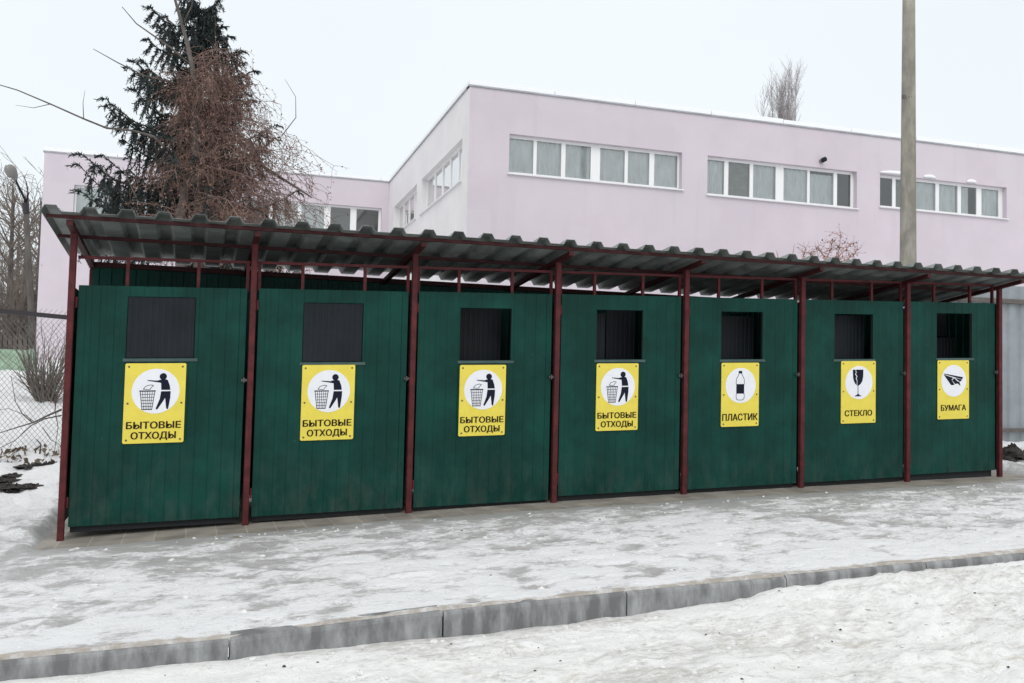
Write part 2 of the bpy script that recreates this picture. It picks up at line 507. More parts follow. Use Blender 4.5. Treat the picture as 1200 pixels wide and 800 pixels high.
def snow_depth(x, y):
    """Trodden snow on the pavement, worn through to the slabs in front of the doors."""
    edge = -0.42 + 0.20 * (fbm(x * 1.3, y * 0.8 + 3, 5) - .5) + 0.10 * (fbm(x * 6, y * 6, 9) - .5)
    inside = smooth(-.25, -.05, x) * (1 - smooth(10.7, 10.95, x)) * (1 - smooth(1.7, 2.2, y))
    t = (edge - y) / 0.5
    full = 0.016 + 0.022 * fbm(x * 1.1, y * 2.0, 3, 5) + 0.046 * (fbm(x * 5.0, y * 6.0, 21, 4) - .4) + 0.022 * (fbm(x * 11, y * 12, 25, 3) - .5)
    clear = np.clip(t, -1, 1) * 0.03
    d = np.where(t > 0, np.minimum(full, clear + 0.006 * fbm(x * 9, y * 9, 31)), -0.03)
    rough = 0.16 * (fbm(x * 2.2, y * 2.2, 41, 4) - .25) + 0.10 * (fbm(x * 6, y * 6, 43, 3) - .2)
    out_ = full + rough * (1 - inside) * smooth(-1.0, 1.5, y)
    return np.where(inside > 0, d * inside + out_ * (1 - inside), out_)

def drop(u, v):
    """Where the line of sight through photo pixel (u, v) first meets the ground."""
    d = _r * (u - 600) / F_PX - _u * (v - 400) / F_PX + _f
    for t in np.arange(3, 60, 0.01):
        p = CAM + d * t
        if p[2] < float(terrain(p[0], p[1])) + 0.02:
            return p
    return p

def seg(a, b, n):
    return np.linspace(a, b, n, endpoint=False)

def grid_mesh(name, xs, ys, zf, material, attr=None):
    X, Y = np.meshgrid(xs, ys)
    Z = zf(X, Y)
    nx, ny = len(xs), len(ys)
    V = np.stack([X.ravel(), Y.ravel(), Z.ravel()], 1)
    idx = np.arange(nx * ny).reshape(ny, nx)
    Fq = np.stack([idx[:-1, :-1].ravel(), idx[:-1, 1:].ravel(), idx[1:, 1:].ravel(), idx[1:, :-1].ravel()], 1)
    me = bpy.data.meshes.new(name)
    me.vertices.add(len(V)); me.vertices.foreach_set('co', V.ravel())
    me.loops.add(len(Fq) * 4); me.loops.foreach_set('vertex_index', Fq.ravel())
    me.polygons.add(len(Fq))
    me.polygons.foreach_set('loop_start', np.arange(len(Fq)) * 4)
    me.polygons.foreach_set('loop_total', np.full(len(Fq), 4))
    me.polygons.foreach_set('use_smooth', np.ones(len(Fq), bool))
    me.update(calc_edges=True); me.validate()
    if attr is not None:
        a = me.attributes.new('depth', 'FLOAT', 'POINT')
        a.data.foreach_set('value', attr(X, Y).ravel())
        a = me.attributes.new('dirt', 'FLOAT', 'POINT')                # grit thrown up along the kerb
        a.data.foreach_set('value', (0.72 * np.exp(-((Y - KY - .05) / .07) ** 2)).ravel())
    me.materials.append(material)
    o = bpy.data.objects.new(name, me)
    COL.objects.link(o)
    return structure(o)

KY = -3.70                                      # road face of the kerb
KT = lambda x: S * x + 0.018 + np.interp(x, [-1.5, 0, 1.3, 2.4, 4], [-.042, -.024, -.026, .006, .010])
xs = np.concatenate([seg(-150, -20, 14), seg(-20, -4, 24), seg(-4, 13.5, 560), seg(13.5, 40, 40), np.linspace(40, 160, 12)])
ys = np.concatenate([[KY + .018, KY + .026], seg(KY + .034, 0.8, 172), seg(0.8, 8, 90), seg(8, 30, 40), np.linspace(30, 220, 20)])
PRINTS = []
_rp = np.random.default_rng(55)
for _ in range(16):                                              # people crossing to the doors and back along the pavement
    px0, py0 = _rp.uniform(-1, 11), _rp.uniform(-3.3, -.9); ang = _rp.choice([_rp.normal(0, .25), _rp.normal(1.3, .3)])
    for k in range(int(_rp.integers(4, 9))):
        sd_ = .09 * (-1) ** k
        PRINTS.append((px0 + math.cos(ang) * .62 * k - math.sin(ang) * sd_, py0 + math.sin(ang) * .62 * k + math.cos(ang) * sd_, ang + _rp.normal(0, .15), _rp.uniform(.5, 1)))
PRINTS = [q for q in PRINTS if KY + .3 < q[1] < -.6]
def prints(x, y):
    out_ = np.zeros(np.shape(x))
    for px0, py0, a, k in PRINTS:
        u = (x - px0) * math.cos(a) + (y - py0) * math.sin(a); v = -(x - px0) * math.sin(a) + (y - py0) * math.cos(a)
        r_ = np.sqrt((u / .15) ** 2 + (v / .058) ** 2)
        out_ += k * (smooth(1.15, .75, r_) - .35 * np.exp(-((r_ - 1.35) / .25) ** 2))
    return out_
def gz(x, y):
    lip = 0.010 * np.exp(-((y - KY - .1) / .12) ** 2) * (fbm(x * 3, y * 3, 77) - .62) * 4
    z = terrain(x, y) + snow_depth(x, y) + lip - .016 * prints(x, y)
    wk = np.exp(-(np.maximum(0, y - KY - .07) / .13) ** 2)          # packed snow and grit lying ragged over the kerb top
    z = z * (1 - wk) + (KT(x) + .007 + .034 * (fbm(x * 3.5, y * 9.0, 301, 4) - .40)) * wk
    return z - .05 * (y < KY + .03)
def gattr(x, y):
    # thin ice (near the worn edge) is greyer than deep snow
    d = snow_depth(x, y)
    hol = .17 * (fbm(x * 3.2, y * 4.2, 201, 4) - .46) + .15 * (fbm(x * 9, y * 12, 203, 3) - .46)
    t = hol - .035 * prints(x, y) - .085 * smooth(-2.4, -.7, y) * (1 - smooth(.2, 1.2, y)) + -0.13 * (1 - smooth(0.004, 0.030, d)) + 0.10 * smooth(1.5, 4.0, y) + 0.04 * smooth(-2.6, -3.3, y)
    return np.where((x < -.3) & (y > -1.5), t + 0.05, t)
grid_mesh('ground', xs, ys, gz, M['snow'], gattr)

xs = np.concatenate([seg(-.35, 11.1, 120), [11.1]])
ys = np.linspace(-1.25, 1.75, 12)
grid_mesh('paving', xs, ys, lambda x, y: terrain(x, y) + 0.002, M['paving'])

def road_z(x, y):
    h = np.interp(x, [-3, 0, 1.3, 2.4, 3.5, 3.85, 4.4, 5.1, 5.7, 6.5, 8, 12], [-.10, -.095, -.108, -.118, -.112, -.115, -.062, -.034, -.012, -.020, -.05, -.08])
    far = np.interp(y, [-8, -5.6, -4.6, KY], [0.9, 0.75, 0.35, 0.0])
    base = h * (1 - far) + (-0.13 - 0.015 * smooth(-4, -6, y)) * far
    lump = 0.075 * (fbm(x * 1.5, y * 2.2, 101, 4) - .5) + 0.085 * (fbm(x * 4.2, y * 5.0, 107, 4) - .5) + 0.040 * (fbm(x * 12, y * 13, 109, 3) - .5)
    lump = lump + 0.15 * smooth(3.2, 4.2, x) * (fbm(x * 2.6, y * 3.0, 113, 4) - .42) * np.exp(-((KY - y - .16) / .26) ** 2)
    lump = lump + 0.10 * np.maximum(0, fbm(x * 5.5, y * 6.0, 127, 3) - .58) * smooth(1.5, 4.5, x)
    amp = 0.65 + 0.6 * smooth(3, 6, x)
    near = 0.45 + 0.55 * smooth(0.0, 0.30, KY - y)
    return S * np.clip(x, -6, 18) + base + lump * amp * near
xs = np.concatenate([seg(-120, -6, 14), seg(-6, -1.5, 40), seg(-1.5, 10, 480), seg(10, 20, 60), np.linspace(20, 140, 14)])
ys = np.concatenate([np.linspace(-120, -12, 14)[:-1], seg(-12, -6.6, 50), np.linspace(-6.6, KY + .05, 150)])
grid_mesh('road', xs, ys, road_z, M['road'])

# kerb: stones about 1.12 m long with open joints and a worn front arris
kb = MB()
x = -7.73
r2 = random.Random(3)
while x < 22:
    a, b_ = x + 0.005, x + 1.12 - 0.005
    j0, j1 = r2.uniform(-.006, .006), r2.uniform(-.006, .006)
    prof = [(KY, -.4), (KY, -.022), (KY + .006, -.008), (KY + .018, 0), (KY + .13, 0.002), (KY + .13, -.4)]
    vs_ = []
    for xx, jj in ((a, j0), (b_, j1)):
        vs_ += [(xx, py + jj * .6, float(KT(xx)) + pz + jj) for py, pz in prof]
    n_ = len(prof)
    kb.add(vs_, [(i, i + n_, (i + 1) % n_ + n_, (i + 1) % n_) for i in range(n_)] + [tuple(range(n_)), tuple(range(2 * n_ - 1, n_ - 1, -1))])
    x += 1.12
structure(kb.build('kerb', M['kerb']))

# ------------------------------------------------------------------ the shelter
WB = 1.5
shel = thing('waste_shelter', 'long dark green metal bin shelter with red posts and a corrugated lean-to roof', 'shelter', (5.2, 0.7, 0.15))
ZF = lambda x: 2.640 - 0.0215 * x
SL = lambda x: 0.078 + 0.005 * x
def zr(x, y):                                   # middle of the roof purlins, before the slope of the ground
    return ZF(x) - SL(x) * (y + 0.36)
POSTX = [i * WB for i in range(7)] + [10.43]
for i, px_ in enumerate(POSTX):
    zb = float(terrain(px_, 0)) - S * px_ - .02
    m = MB().box(px_ - .027, px_ + .027, -.040, .014, zb, zr(px_, -.02) - .058, .006).shear()
    m.build('post', M['red'], shel)
    m = MB().box(px_ - .03, px_ + .03, 1.565, 1.625, zb, zr(px_, 1.6) - .060, .006).shear()
    m.build('post', M['red'], shel)
    m = MB().bar((px_, -.35, zr(px_, -.35) - .038), (px_, 1.62, zr(px_, 1.62) - .038), .05, .045).shear()
    m.build('rafter', M['roofred'], shel)
for y_ in (-.325, .42):
    m = MB()
    for a, b_ in zip([-.18] + POSTX[1:], POSTX[1:] + [10.66]):
        m.bar((a, y_, zr(a, y_) + .011), (b_, y_, zr(b_, y_) + .011), .03, .029)
    m.shear().build('purlin', M['roofred'], shel)
m = MB().bar((0.0, 1.5, zr(0, 1.5) - .027), (10.43, 1.5, zr(10.43, 1.5) - .027), .045, .05).shear()
m.build('purlin', M['roofred'], shel)
# corrugated sheets: ribs every 0.287 m
prof = []
ph = 2.735 - 0.287 * 11
k = 0
while True:
    c = ph + 0.287 * k
    if c > 10.9: break
    for dx, dz in ((-.072, 0), (-.042, .050), (.042, .050), (.072, 0)):
        prof.append((c + dx, dz))
    k += 1
prof = [(q, z) for q, z in prof if -.275 < q < 10.78]
sv, sf = [], []
ysr = [-.435, .3, .9, 1.53]
for jy, y_ in enumerate(ysr):
    for xx, dz in prof:
        wob = .006 * math.sin(xx * 2.3 + y_) if jy in (0, 3) else 0
        sv.append((xx, y_ + .012 * math.sin(xx * 1.7) * (jy == 0), zr(xx, y_) + .027 + dz + wob * .5))
n_ = len(prof)
for j in range(len(ysr) - 1):
    for i in range(n_ - 1):
        sf.append((j * n_ + i, j * n_ + i + 1, (j + 1) * n_ + i + 1, (j + 1) * n_ + i))
m = MB().add(sv, sf).shear()
roof = solid(m.build('roof_sheet', M['zinc'], shel), .003, 1)

# header rail and short uprights over the doors
for i in range(7):
    a, b_ = POSTX[i] + .033, POSTX[i + 1] - .033
    m = MB().bar((a, .05, 2.362), (b_, .05, 2.362), .025, .025).shear()
    m.build('header_rail', M['red'], shel)
HX = [(.445, 1.01), (1.955, 2.515), (3.475, 4.010), (4.950, 5.490), (6.450, 6.985), (7.960, 8.505), (9.465, 10.005)]
HZ = [(1.492, 2.025), (1.452, 1.998), (1.462, 1.972), (1.466, 1.975), (1.464, 1.978), (1.462, 1.972), (1.47, 2.0)]
DZT = [2.115, 2.12, 2.125, 2.13, 2.13, 2.13, 2.135]
DZB = [.055, .05, .045, .075, .065, .065, .085]
doors = []
for i in range(7):
    for xx in (HX[i][0] - .012, HX[i][1] + .012, POSTX[i] + .052 if i else None, POSTX[i + 1] - .052):
        if xx is None: continue
        MB().box(xx - .014, xx + .014, .035, .063, DZT[i] - .02, 2.349).shear().build('upright', M['red'], shel)
    # the door: ribbed sheet with a square hatch opening
    a, b_ = POSTX[i] + .052, POSTX[i + 1] - .054
    hx0, hx1 = HX[i]; hz0, hz1 = HZ[i]
    pr = []
    q = a
    k = 0
    while q < b_:
        for dx, dy in ((0, 0), (.055, 0), (.066, .0062), (.104, .0062)):
            if q + dx < b_: pr.append((q + dx, dy))
        q += .116
    pr.append((b_, 0))
    for hx in (hx0, hx1):
        xs_ = [p_[0] for p_ in pr]; ys_ = [p_[1] for p_ in pr]
        if min(abs(np.array(xs_) - hx)) > .004:
            pr.append((hx, float(np.interp(hx, xs_, ys_)))); pr.sort()
        else:
            kk = int(np.argmin(abs(np.array(xs_) - hx))); pr[kk] = (hx, pr[kk][1])
    zs_ = [DZB[i], hz0, hz1, DZT[i]]
    vs_ = [(px_, .004 + dy, z) for z in zs_ for px_, dy in pr]
    n_ = len(pr); fs = []
    for j in range(3):
        for kq in range(n_ - 1):
            mid = (pr[kq][0] + pr[kq + 1][0]) / 2
            if j == 1 and hx0 < mid < hx1: continue
            fs.append((j * n_ + kq, j * n_ + kq + 1, (j + 1) * n_ + kq + 1, (j + 1) * n_ + kq))
    d = solid(MB().add(vs_, fs).shear().build('door', M['green'], shel), .002)
    doors.append(d)
    # frame bars round the opening, coloured black as shade, plus an added shade strip
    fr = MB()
    fr.box(hx0 - .03, hx0 - .004, .018, .043, DZB[i] + .03, DZT[i] - .03)
    fr.box(hx1 + .004, hx1 + .03, .018, .043, DZB[i] + .03, DZT[i] - .03)
    fr.box(a + .01, b_ - .01, .05, .075, .0, DZB[i] + .05)  # added strip, its black stands for the shade under the door
    fr.shear().build('frame_shade_bars', M['dark'], d)
    MB().box(hx0 - .02, hx1 + .03, -.006, .003, hz0 - .030, hz0 - .004).shear().build('hatch_ledge', M['ledge'], d)
    # hatch flaps: closed flush in the first two doors, swung inwards in the others
    def flap(x0, x1, y_, z0, z1, pitch=.052):
        nn = max(2, int((x1 - x0) / pitch)); v_, f_ = [], []
        pp = []
        for kq in range(nn):
            q0 = x0 + (x1 - x0) * kq / nn; st = (x1 - x0) / nn
            pp += [(q0, 0), (q0 + st * .55, 0), (q0 + st * .65, .003), (q0 + st * .93, .003)]
        pp.append((x1, 0))
        for z in (z0, z1): v_ += [(c_, y_ + dy, z) for c_, dy in pp]
        f_ = [(kq, kq + 1, kq + 1 + len(pp), kq + len(pp)) for kq in range(len(pp) - 1)]
        return solid(MB().add(v_, f_).shear().build('hatch_flap', M['hatch'], d), .002)
    if i < 2:
        flap(hx0 + .006, hx1 - .006, .010, hz0 + .004, hz1 - .006)
    elif i == 2:
        flap(hx0 - .02, hx1 + .01, .37, hz0 - .12, hz1 + .02)
    elif i == 3:
        flap(hx0 - .05, hx0 + .22, .26, hz0 - .1, hz1 - .02); flap(hx0 + .30, hx1 + .10, .40, hz0 - .1, hz1 + .03)
    elif i == 4:
        flap(hx0 - .05, hx1 + .08, .30, hz0 - .1, hz1 - .03)
    elif i == 5:
        flap(hx0 - .05, hx1 + .05, .22, hz0 - .1, hz1 + .0)
    else:
        flap(hx0 - .05, hx1 + .15, .42, hz0 - .1, hz0 + .25); flap(hx0 - .05, hx1 + .15, .55, hz0 + .28, hz1 + .1)
    # latch bolt beside the next post and two hinges
    lx = POSTX[i + 1] - .050
    lm = MB().box(lx - .030, lx + .022, -.022, .000, 1.278, 1.300); lm.box(lx - .012, lx - .002, -.034, -.012, 1.266, 1.312)
    lm.shear().build('latch', M['steel'], d)
    for hz_ in (.22, 1.92):
        MB().tube([(POSTX[i] + .040, -.012, hz_), (POSTX[i] + .040, -.012, hz_ + .09)], .010, 8).shear().build('hinge', M['red'], d)
# rear and end walls
def ribbed(x0, x1, y0, y1, z0, z1f, name, pitch=.116):
    L_ = math.hypot(x1 - x0, y1 - y0); ex, ey = (x1 - x0) / L_, (y1 - y0) / L_
    pp = []; q = 0
    while q < L_:
        for dx, dy in ((0, 0), (.062, 0), (.070, .009), (.108, .009)):
            if q + dx < L_: pp.append((q + dx, dy))
        q += pitch
    pp.append((L_, 0))
    v_ = [(x0 + ex * c_ - ey * dy, y0 + ey * c_ + ex * dy, z0) for c_, dy in pp] + [(x0 + ex * c_ - ey * dy, y0 + ey * c_ + ex * dy, z1f(x0 + ex * c_)) for c_, dy in pp]
    f_ = [(kq, kq + 1, kq + 1 + len(pp), kq + len(pp)) for kq in range(len(pp) - 1)]
    return solid(MB().add(v_, f_).shear().build(name, M['green'], shel), .002)
ribbed(.0, 10.43, 1.545, 1.545, .05, lambda x: zr(x, 1.5) - .045, 'back_wall')
ribbed(-.012, -.012, .02, 1.46, .06, lambda x: 2.12, 'side_wall')
ribbed(10.442, 10.442, .02, 1.46, .08, lambda x: 2.13, 'side_wall')
for i in range(1, 7):
    ribbed(POSTX[i], POSTX[i], .06, 1.46, .08, lambda x: 2.05, 'partition')
# the little heap of snow and rubble caught under the first door
# ------------------------------------------------------------------ signs
def text_mesh(body, x0, x1, z0, z1, y0, y1, bw_=.0028):
    cu = bpy.data.curves.new('t', 'FONT'); cu.body = body; cu.size = 1.0; cu.offset = 0.0; cu.extrude = 0.5; cu.resolution_u = 3
    ob = bpy.data.objects.new('t', cu); COL.objects.link(ob)
    dg = bpy.context.evaluated_depsgraph_get()
    me = bpy.data.meshes.new_from_object(ob.evaluated_get(dg))
    V = np.array([v.co[:] for v in me.vertices]); Fc = [tuple(p.vertices) for p in me.polygons]
    bpy.data.objects.remove(ob); bpy.data.curves.remove(cu); bpy.data.meshes.remove(me)
    lo, hi = V.min(0), V.max(0)
    if any(c in body for c in 'Д'):                                # let the feet of the letter hang under the line
        hi[1] = max(hi[1], .75); 
    X = x0 + (V[:, 0] - lo[0]) / (hi[0] - lo[0]) * (x1 - x0)
    Z = z0 + (V[:, 1] - 0.0) / .73 * (z1 - z0)
    Yq = y1 + (V[:, 2] + .5) * (y0 - y1)
    out_v, out_f = [], []
    for k, dx in enumerate((-1, 0, 1)):                            # three overprints make the strokes bold
        base_ = len(out_v)
        out_v += np.stack([X + dx * bw_, Yq - .00025 * k, Z + (0.0015 if k == 1 else 0)], 1).tolist()
        out_f += [tuple(i + base_ for i in p) for p in Fc]
    return out_v, out_f

def ring_poly(cx, cz, r, n=40, sx=1.0):
    return [(cx + sx * r * math.cos(2 * math.pi * k / n), cz + r * math.sin(2 * math.pi * k / n)) for k in range(n)]

def make_sign(cx, top, kind, words, label, cat='sign', group=None, wid=.49, ht=.70):
    base = (cx, -.012, top - ht + S * cx)
    t = thing('waste_sign', label, cat, base, group)
    x0, x1, z0, z1 = cx - wid / 2, cx + wid / 2, top - ht, top
    yb, yf = -.003, -.009
    def put(mb, name, mt): 
        return mb.shear().build(name, mt, t)
    c = .010
    put(MB().poly([(x0 + c, z0), (x1 - c, z0), (x1, z0 + c), (x1, z1 - c), (x1 - c, z1), (x0 + c, z1), (x0, z1 - c), (x0, z0 + c)], yf, yb), 'board', M['yellow'])
    dz = z1 - (.25 if kind != 'paper' else .248)
    if kind == 'man': dz = z1 - .245
    put(MB().poly(ring_poly(cx + .005, dz, .197 if kind == 'man' else .193), yf - .0015, yf - .0002), 'disc', M['white'])
    y0, y1 = yf - .003, yf - .0017
    g = MB()
    P = lambda pts: g.poly([(cx + a, dz + b) for a, b in pts], y0, y1)
    def line(pts, w_):
        for (a, b), (c_, d_) in zip(pts[:-1], pts[1:]):
            L_ = math.hypot(c_ - a, d_ - b); nx, ny = -(d_ - b) / L_ * w_ / 2, (c_ - a) / L_ * w_ / 2
            P([(a + nx, b + ny), (a - nx, b - ny), (c_ - nx, d_ - ny), (c_ + nx, d_ + ny)])
    if kind == 'man':
        P(ring_poly(.062, .128, .030, 24))
        # torso with outstretched arm
        P([(-.066, .098), (-.064, .091), (.016, .078), (.046, .072), (.050, .010), (.125, .010), (.118, .050), (.100, .098), (.085, .103), (.034, .099), (.018, .092)])
        # legs
        P([(.049, -.002), (.128, -.002), (.126, -.060), (.112, -.160), (.096, -.155), (.084, -.060), (.068, -.090), (.022, -.162), (.009, -.154), (.040, -.070)])
        # litter basket
        line([(-.128, .002), (.004, .002)], .010)
        line([(-.122, 0), (-.102, -.160)], .0055); line([(-.002, 0), (-.022, -.160)], .0055); line([(-.104, -.160), (-.020, -.160)], .007)
        for k_ in range(1, 6):
            f_ = k_ / 6
            line([(-.122 + .12 * f_, 0), (-.102 + .08 * f_, -.160)], .0038)
        for k_ in range(1, 6):
            f_ = k_ / 6
            line([(-.122 + .02 * f_, -.160 * f_), (-.002 - .02 * f_, -.160 * f_)], .0042)
        # scrap of paper falling in
        line([(-.098, .018), (-.078, .044), (-.040, .056), (-.014, .050), (-.030, .036), (-.044, .014), (-.098, .018)], .0045)
    elif kind == 'bottle':
        P([(-.024, .132), (.020, .132), (.020, .160), (-.024, .160)])
        P([(-.052, -.090), (.048, -.090), (.048, .015), (-.052, .015)])
        line([(-.018, .132), (-.024, .116), (-.052, .070), (-.056, .030), (-.052, .012)], .0055)
        line([(.014, .132), (.020, .116), (.048, .070), (.052, .030), (.048, .012)], .0055)
        line([(-.050, -.088), (-.054, -.104), (-.054, -.130), (-.046, -.152), (-.026, -.160), (.022, -.160), (.042, -.152), (.050, -.130), (.050, -.104), (.046, -.088)], .0055)
    elif kind == 'glass':
        # goblet bowl in two pieces with a jagged crack between
        P([(-.084, .150), (-.050, .150), (-.040, .118), (-.052, .096), (-.030, .070), (-.042, .048), (-.026, .020), (-.028, -.030), (-.050, -.012), (-.068, .018), (-.080, .060)])
        P([(-.042, .150), (.066, .150), (.064, .070), (.054, .022), (.034, -.010), (.004, -.034), (-.020, -.036), (-.018, .022), (-.030, .050), (-.018, .072), (-.040, .098), (-.030, .118)])
        line([(-.010, -.034), (-.008, -.140)], .008)
        P([(-.014, -.128), (-.002, -.128), (.008, -.142), (.036, -.152), (.036, -.160), (-.052, -.160), (-.052, -.152), (-.024, -.142)])
    elif kind == 'paper':
        P0 = P
        P = lambda pts: P0([(a * 1.14, b - .024) for a, b in pts])
        # folded paper dart in three pieces
        P([(-.134, .106), (-.120, .112), (.128, .066), (.118, .040), (.004, .070)])
        P([(-.134, .100), (-.004, .060), (-.028, .036), (.014, -.024), (-.014, -.030), (-.036, -.026)])
        P([(-.020, .032), (.010, .056), (.052, .018), (.082, .008), (.094, -.040), (.056, -.010), (.022, -.016)])
        P([(.020, .060), (.116, .036), (.100, .018), (.088, .012), (.060, .028)])
    put(g, 'pictogram', M['ink'])
    for body, wq, za, zb_ in words:
        V, Fc = text_mesh(body, cx - wq / 2, cx + wq / 2, z1 - zb_, z1 - za, yf - .0025, yf - .0002)
        MBx = MB().add(V, Fc)
        put(MBx, 'lettering', M['letters'])
    for sx in (-1, 1):
        for zq in (z1 - .03, z1 - .35, z0 + .03):
            put(MB().poly(ring_poly(cx + sx * (wid / 2 - .03), zq, .0085, 10), yf - .004, yf), 'screw', M['screw'])
    return t
HW = [('БЫТОВЫЕ', .445, .512, .572), ('ОТХОДЫ', .365, .602, .662)]
SX = [.699, 2.206, 3.720, 5.197, 6.694, 8.292, 9.704]
ST = [1.446, 1.424, 1.416, 1.424, 1.424, 1.437, 1.440]
GRP = 'yellow household waste signs on the doors'
make_sign(SX[0], ST[0], 'man', HW, 'yellow household waste sign under the grey closed hatch, leftmost of the four', 'sign', GRP, .50)
make_sign(SX[1], ST[1], 'man', HW, 'yellow household waste sign on the second door from the left, under a closed hatch', 'sign', GRP)
make_sign(SX[2], ST[2], 'man', HW, 'yellow household waste sign on the third door, first one under an open hatch', 'sign', GRP, .48)
make_sign(SX[3], ST[3], 'man', HW, 'yellow household waste sign nearest the bottle sign, rightmost of the four', 'sign', GRP, .485)
make_sign(SX[4], ST[4], 'bottle', [('ПЛАСТИК', .448, .560, .634)], 'yellow sign with a plastic bottle pictogram', wid=.482)
make_sign(SX[5], ST[5], 'glass', [('СТЕКЛО', .385, .570, .636)], 'yellow sign with a cracked wine glass pictogram', wid=.492, ht=.72)
make_sign(SX[6], ST[6], 'paper', [('БУМАГА', .385, .540, .608)], 'yellow sign with a paper plane pictogram', wid=.488, ht=.71)

# ------------------------------------------------------------------ pink building
ANG = -0.03609
E1 = np.array([math.cos(ANG), math.sin(ANG), 0]); E2 = np.array([-math.sin(ANG), math.cos(ANG), 0]); UP = np.array([0, 0, 1.0])
O1 = np.array([7.916, 15.0, 0.0]); O2 = np.array([8.384, 27.96, 0.0])
ZR = 9.50
bld = thing('school_building', 'long pale pink plastered building with flat roof and strips of white windows', 'building', (15, 18, 0.4))

def facade(name, O, e, n, L, z0, z1, holes, material):
    """Wall of length L from O along e, outward normal n, with window recesses."""
    ss = sorted({0.0, L} | {h[0] for h in holes} | {h[1] for h in holes}); zz = sorted({z0, z1} | {h[2] for h in holes} | {h[3] for h in holes})
    m = MB(); P = lambda s, z, d=0: O + e * s - n * d + UP * z
    for i in range(len(ss) - 1):
        for j in range(len(zz) - 1):
            sm, zm = (ss[i] + ss[i + 1]) / 2, (zz[j] + zz[j + 1]) / 2
            if any(h[0] < sm < h[1] and h[2] < zm < h[3] for h in holes): continue
            m.add([P(ss[i], zz[j]), P(ss[i + 1], zz[j]), P(ss[i + 1], zz[j + 1]), P(ss[i], zz[j + 1])], [(0, 1, 2, 3)])
    D = .32
    for a, b, c, d in holes:
        for q in ([P(a, c), P(a, d), P(a, d, D), P(a, c, D)], [P(b, c), P(b, c, D), P(b, d, D), P(b, d)],
                  [P(a, d), P(b, d), P(b, d, D), P(a, d, D)], [P(a, c), P(a, c, D), P(b, c, D), P(b, c)]):
            m.add(q, [(0, 1, 2, 3)])
    return m.build(name, material, bld)

def window(O, e, n, h, panes, looks, depth=.17):
    a, b, c, d = h
    P = lambda s, z, dd: O + e * s - n * dd + UP * z
    fr = MB(); gl = MB()
    ca, da = c + .03, d
    edges = [a] + [q for p in panes for q in p] + [b]
    zf0, zf1 = ca + .07, da - .075
    t0, t1 = depth, depth + .07
    fr.obox(P(a, ca, t1), e * (b - a), n * .07, UP * (zf0 - ca)); fr.obox(P(a, zf1, t1), e * (b - a), n * .07, UP * (da - zf1))
    gaps = [(a, panes[0][0])] + [(panes[k][1], panes[k + 1][0]) for k in range(len(panes) - 1)] + [(panes[-1][1], b)]
    for g0, g1 in gaps:
        if g1 - g0 > .005:
            fr.obox(P(g0, zf0, t1 - .002), e * (g1 - g0), n * (.07 - .004), UP * (zf1 - zf0))
    w_ = fr.build('window', M['pvc'], bld)
    sm = MB(); sm.obox(P(a - .05, c - .02, .14), e * (b - a + .10), n * .21, UP * .035)
    sm.build('sill', M['sill'], w_)
    for (p0, p1) in panes:
        gl.add([P(p0, zf0, t0 + .03), P(p1, zf0, t0 + .03), P(p1, zf1, t0 + .03), P(p0, zf1, t0 + .03)], [(0, 1, 2, 3)])
    gl.build('glass', M['glass'], w_)
    for (p0, p1), lk in zip(panes, looks):
        if lk == '-': continue
        n_ = 26; v_ = []; amp = rnd.uniform(.008, .03)
        top = zf1 if lk != 'h' else zf0 + (zf1 - zf0) * .93
        x0_, x1_ = (p0 - .04, p1 + .04) if lk != 's' else (p0 - .04, p0 + (p1 - p0) * .62)
        ph_ = rnd.uniform(0, 6)
        for zq in (zf0 - .1, top):
            for k_ in range(n_ + 1):
                s_ = x0_ + (x1_ - x0_) * k_ / n_
                v_.append(P(s_, zq, depth + .105 + amp * math.sin(k_ * 1.35 + ph_) + .008 * math.sin(k_ * .5)))
        cu = build('curtain', v_, [(k_, k_ + 1, k_ + n_ + 2, k_ + n_ + 1) for k_ in range(n_)], M['darkcurtain'] if lk == 'd' else M['curtain'], w_, True)
    # dim room behind the opening
    rm = MB(); dd = depth + 1.6
    rm.add([P(a, c, dd), P(b, c, dd), P(b, d, dd), P(a, d, dd)], [(0, 1, 2, 3)])
    for q in ([P(a, c, .33), P(a, d, .33), P(a, d, dd), P(a, c, dd)], [P(b, c, .33), P(b, d, .33), P(b, d, dd), P(b, c, dd)],
              [P(a, d, .33), P(b, d, .33), P(b, d, dd), P(a, d, dd)], [P(a, c, .33), P(b, c, .33), P(b, c, dd), P(a, c, dd)]):
        rm.add(q, [(0, 1, 2, 3)])
    rm.build('room', M['room'], w_)

W1 = (1.17, 6.53, 7.17, 8.30); P1 = [(1.22, 1.94), (2.04, 2.78), (2.91, 3.69), (3.98, 4.76), (4.86, 5.55), (5.71, 6.47)]
W2 = (7.38, 12.70, 7.10, 8.30); P2 = [(7.43, 8.05), (8.19, 8.93), (9.05, 9.85), (10.13, 10.99), (11.08, 11.96), (12.09, 12.60)]
W3 = (13.58, 18.70, 7.24, 8.32); P3 = [(13.63, 14.2), (14.33, 15.0), (15.14, 15.92), (16.06, 16.82), (16.96, 17.6), (17.81, 18.53)]
W4 = (20.2, 25.4, 7.24, 8.32); P4 = [(20.25, 21.0), (21.1, 21.8), (21.95, 22.7), (22.9, 23.6), (23.7, 24.4), (24.55, 25.3)]
facade('wall', O1, E1, -E2, 34, -.5, ZR, [W1, W2, W3, W4], M['pink'])
window(O1, E1, -E2, W1, P1, 'cccccc'); window(O1, E1, -E2, W2, P2, 'cdcch-'); window(O1, E1, -E2, W3, P3, '-cccsc'.replace('c', 'd', 1)); window(O1, E1, -E2, W4, P4, 'cc-ccd')
V1 = (.72, 6.35, 7.0, 8.24); Q1 = [(.80, 1.75), (1.87, 2.80), (2.92, 3.85), (3.97, 4.95), (5.07, 6.25)]
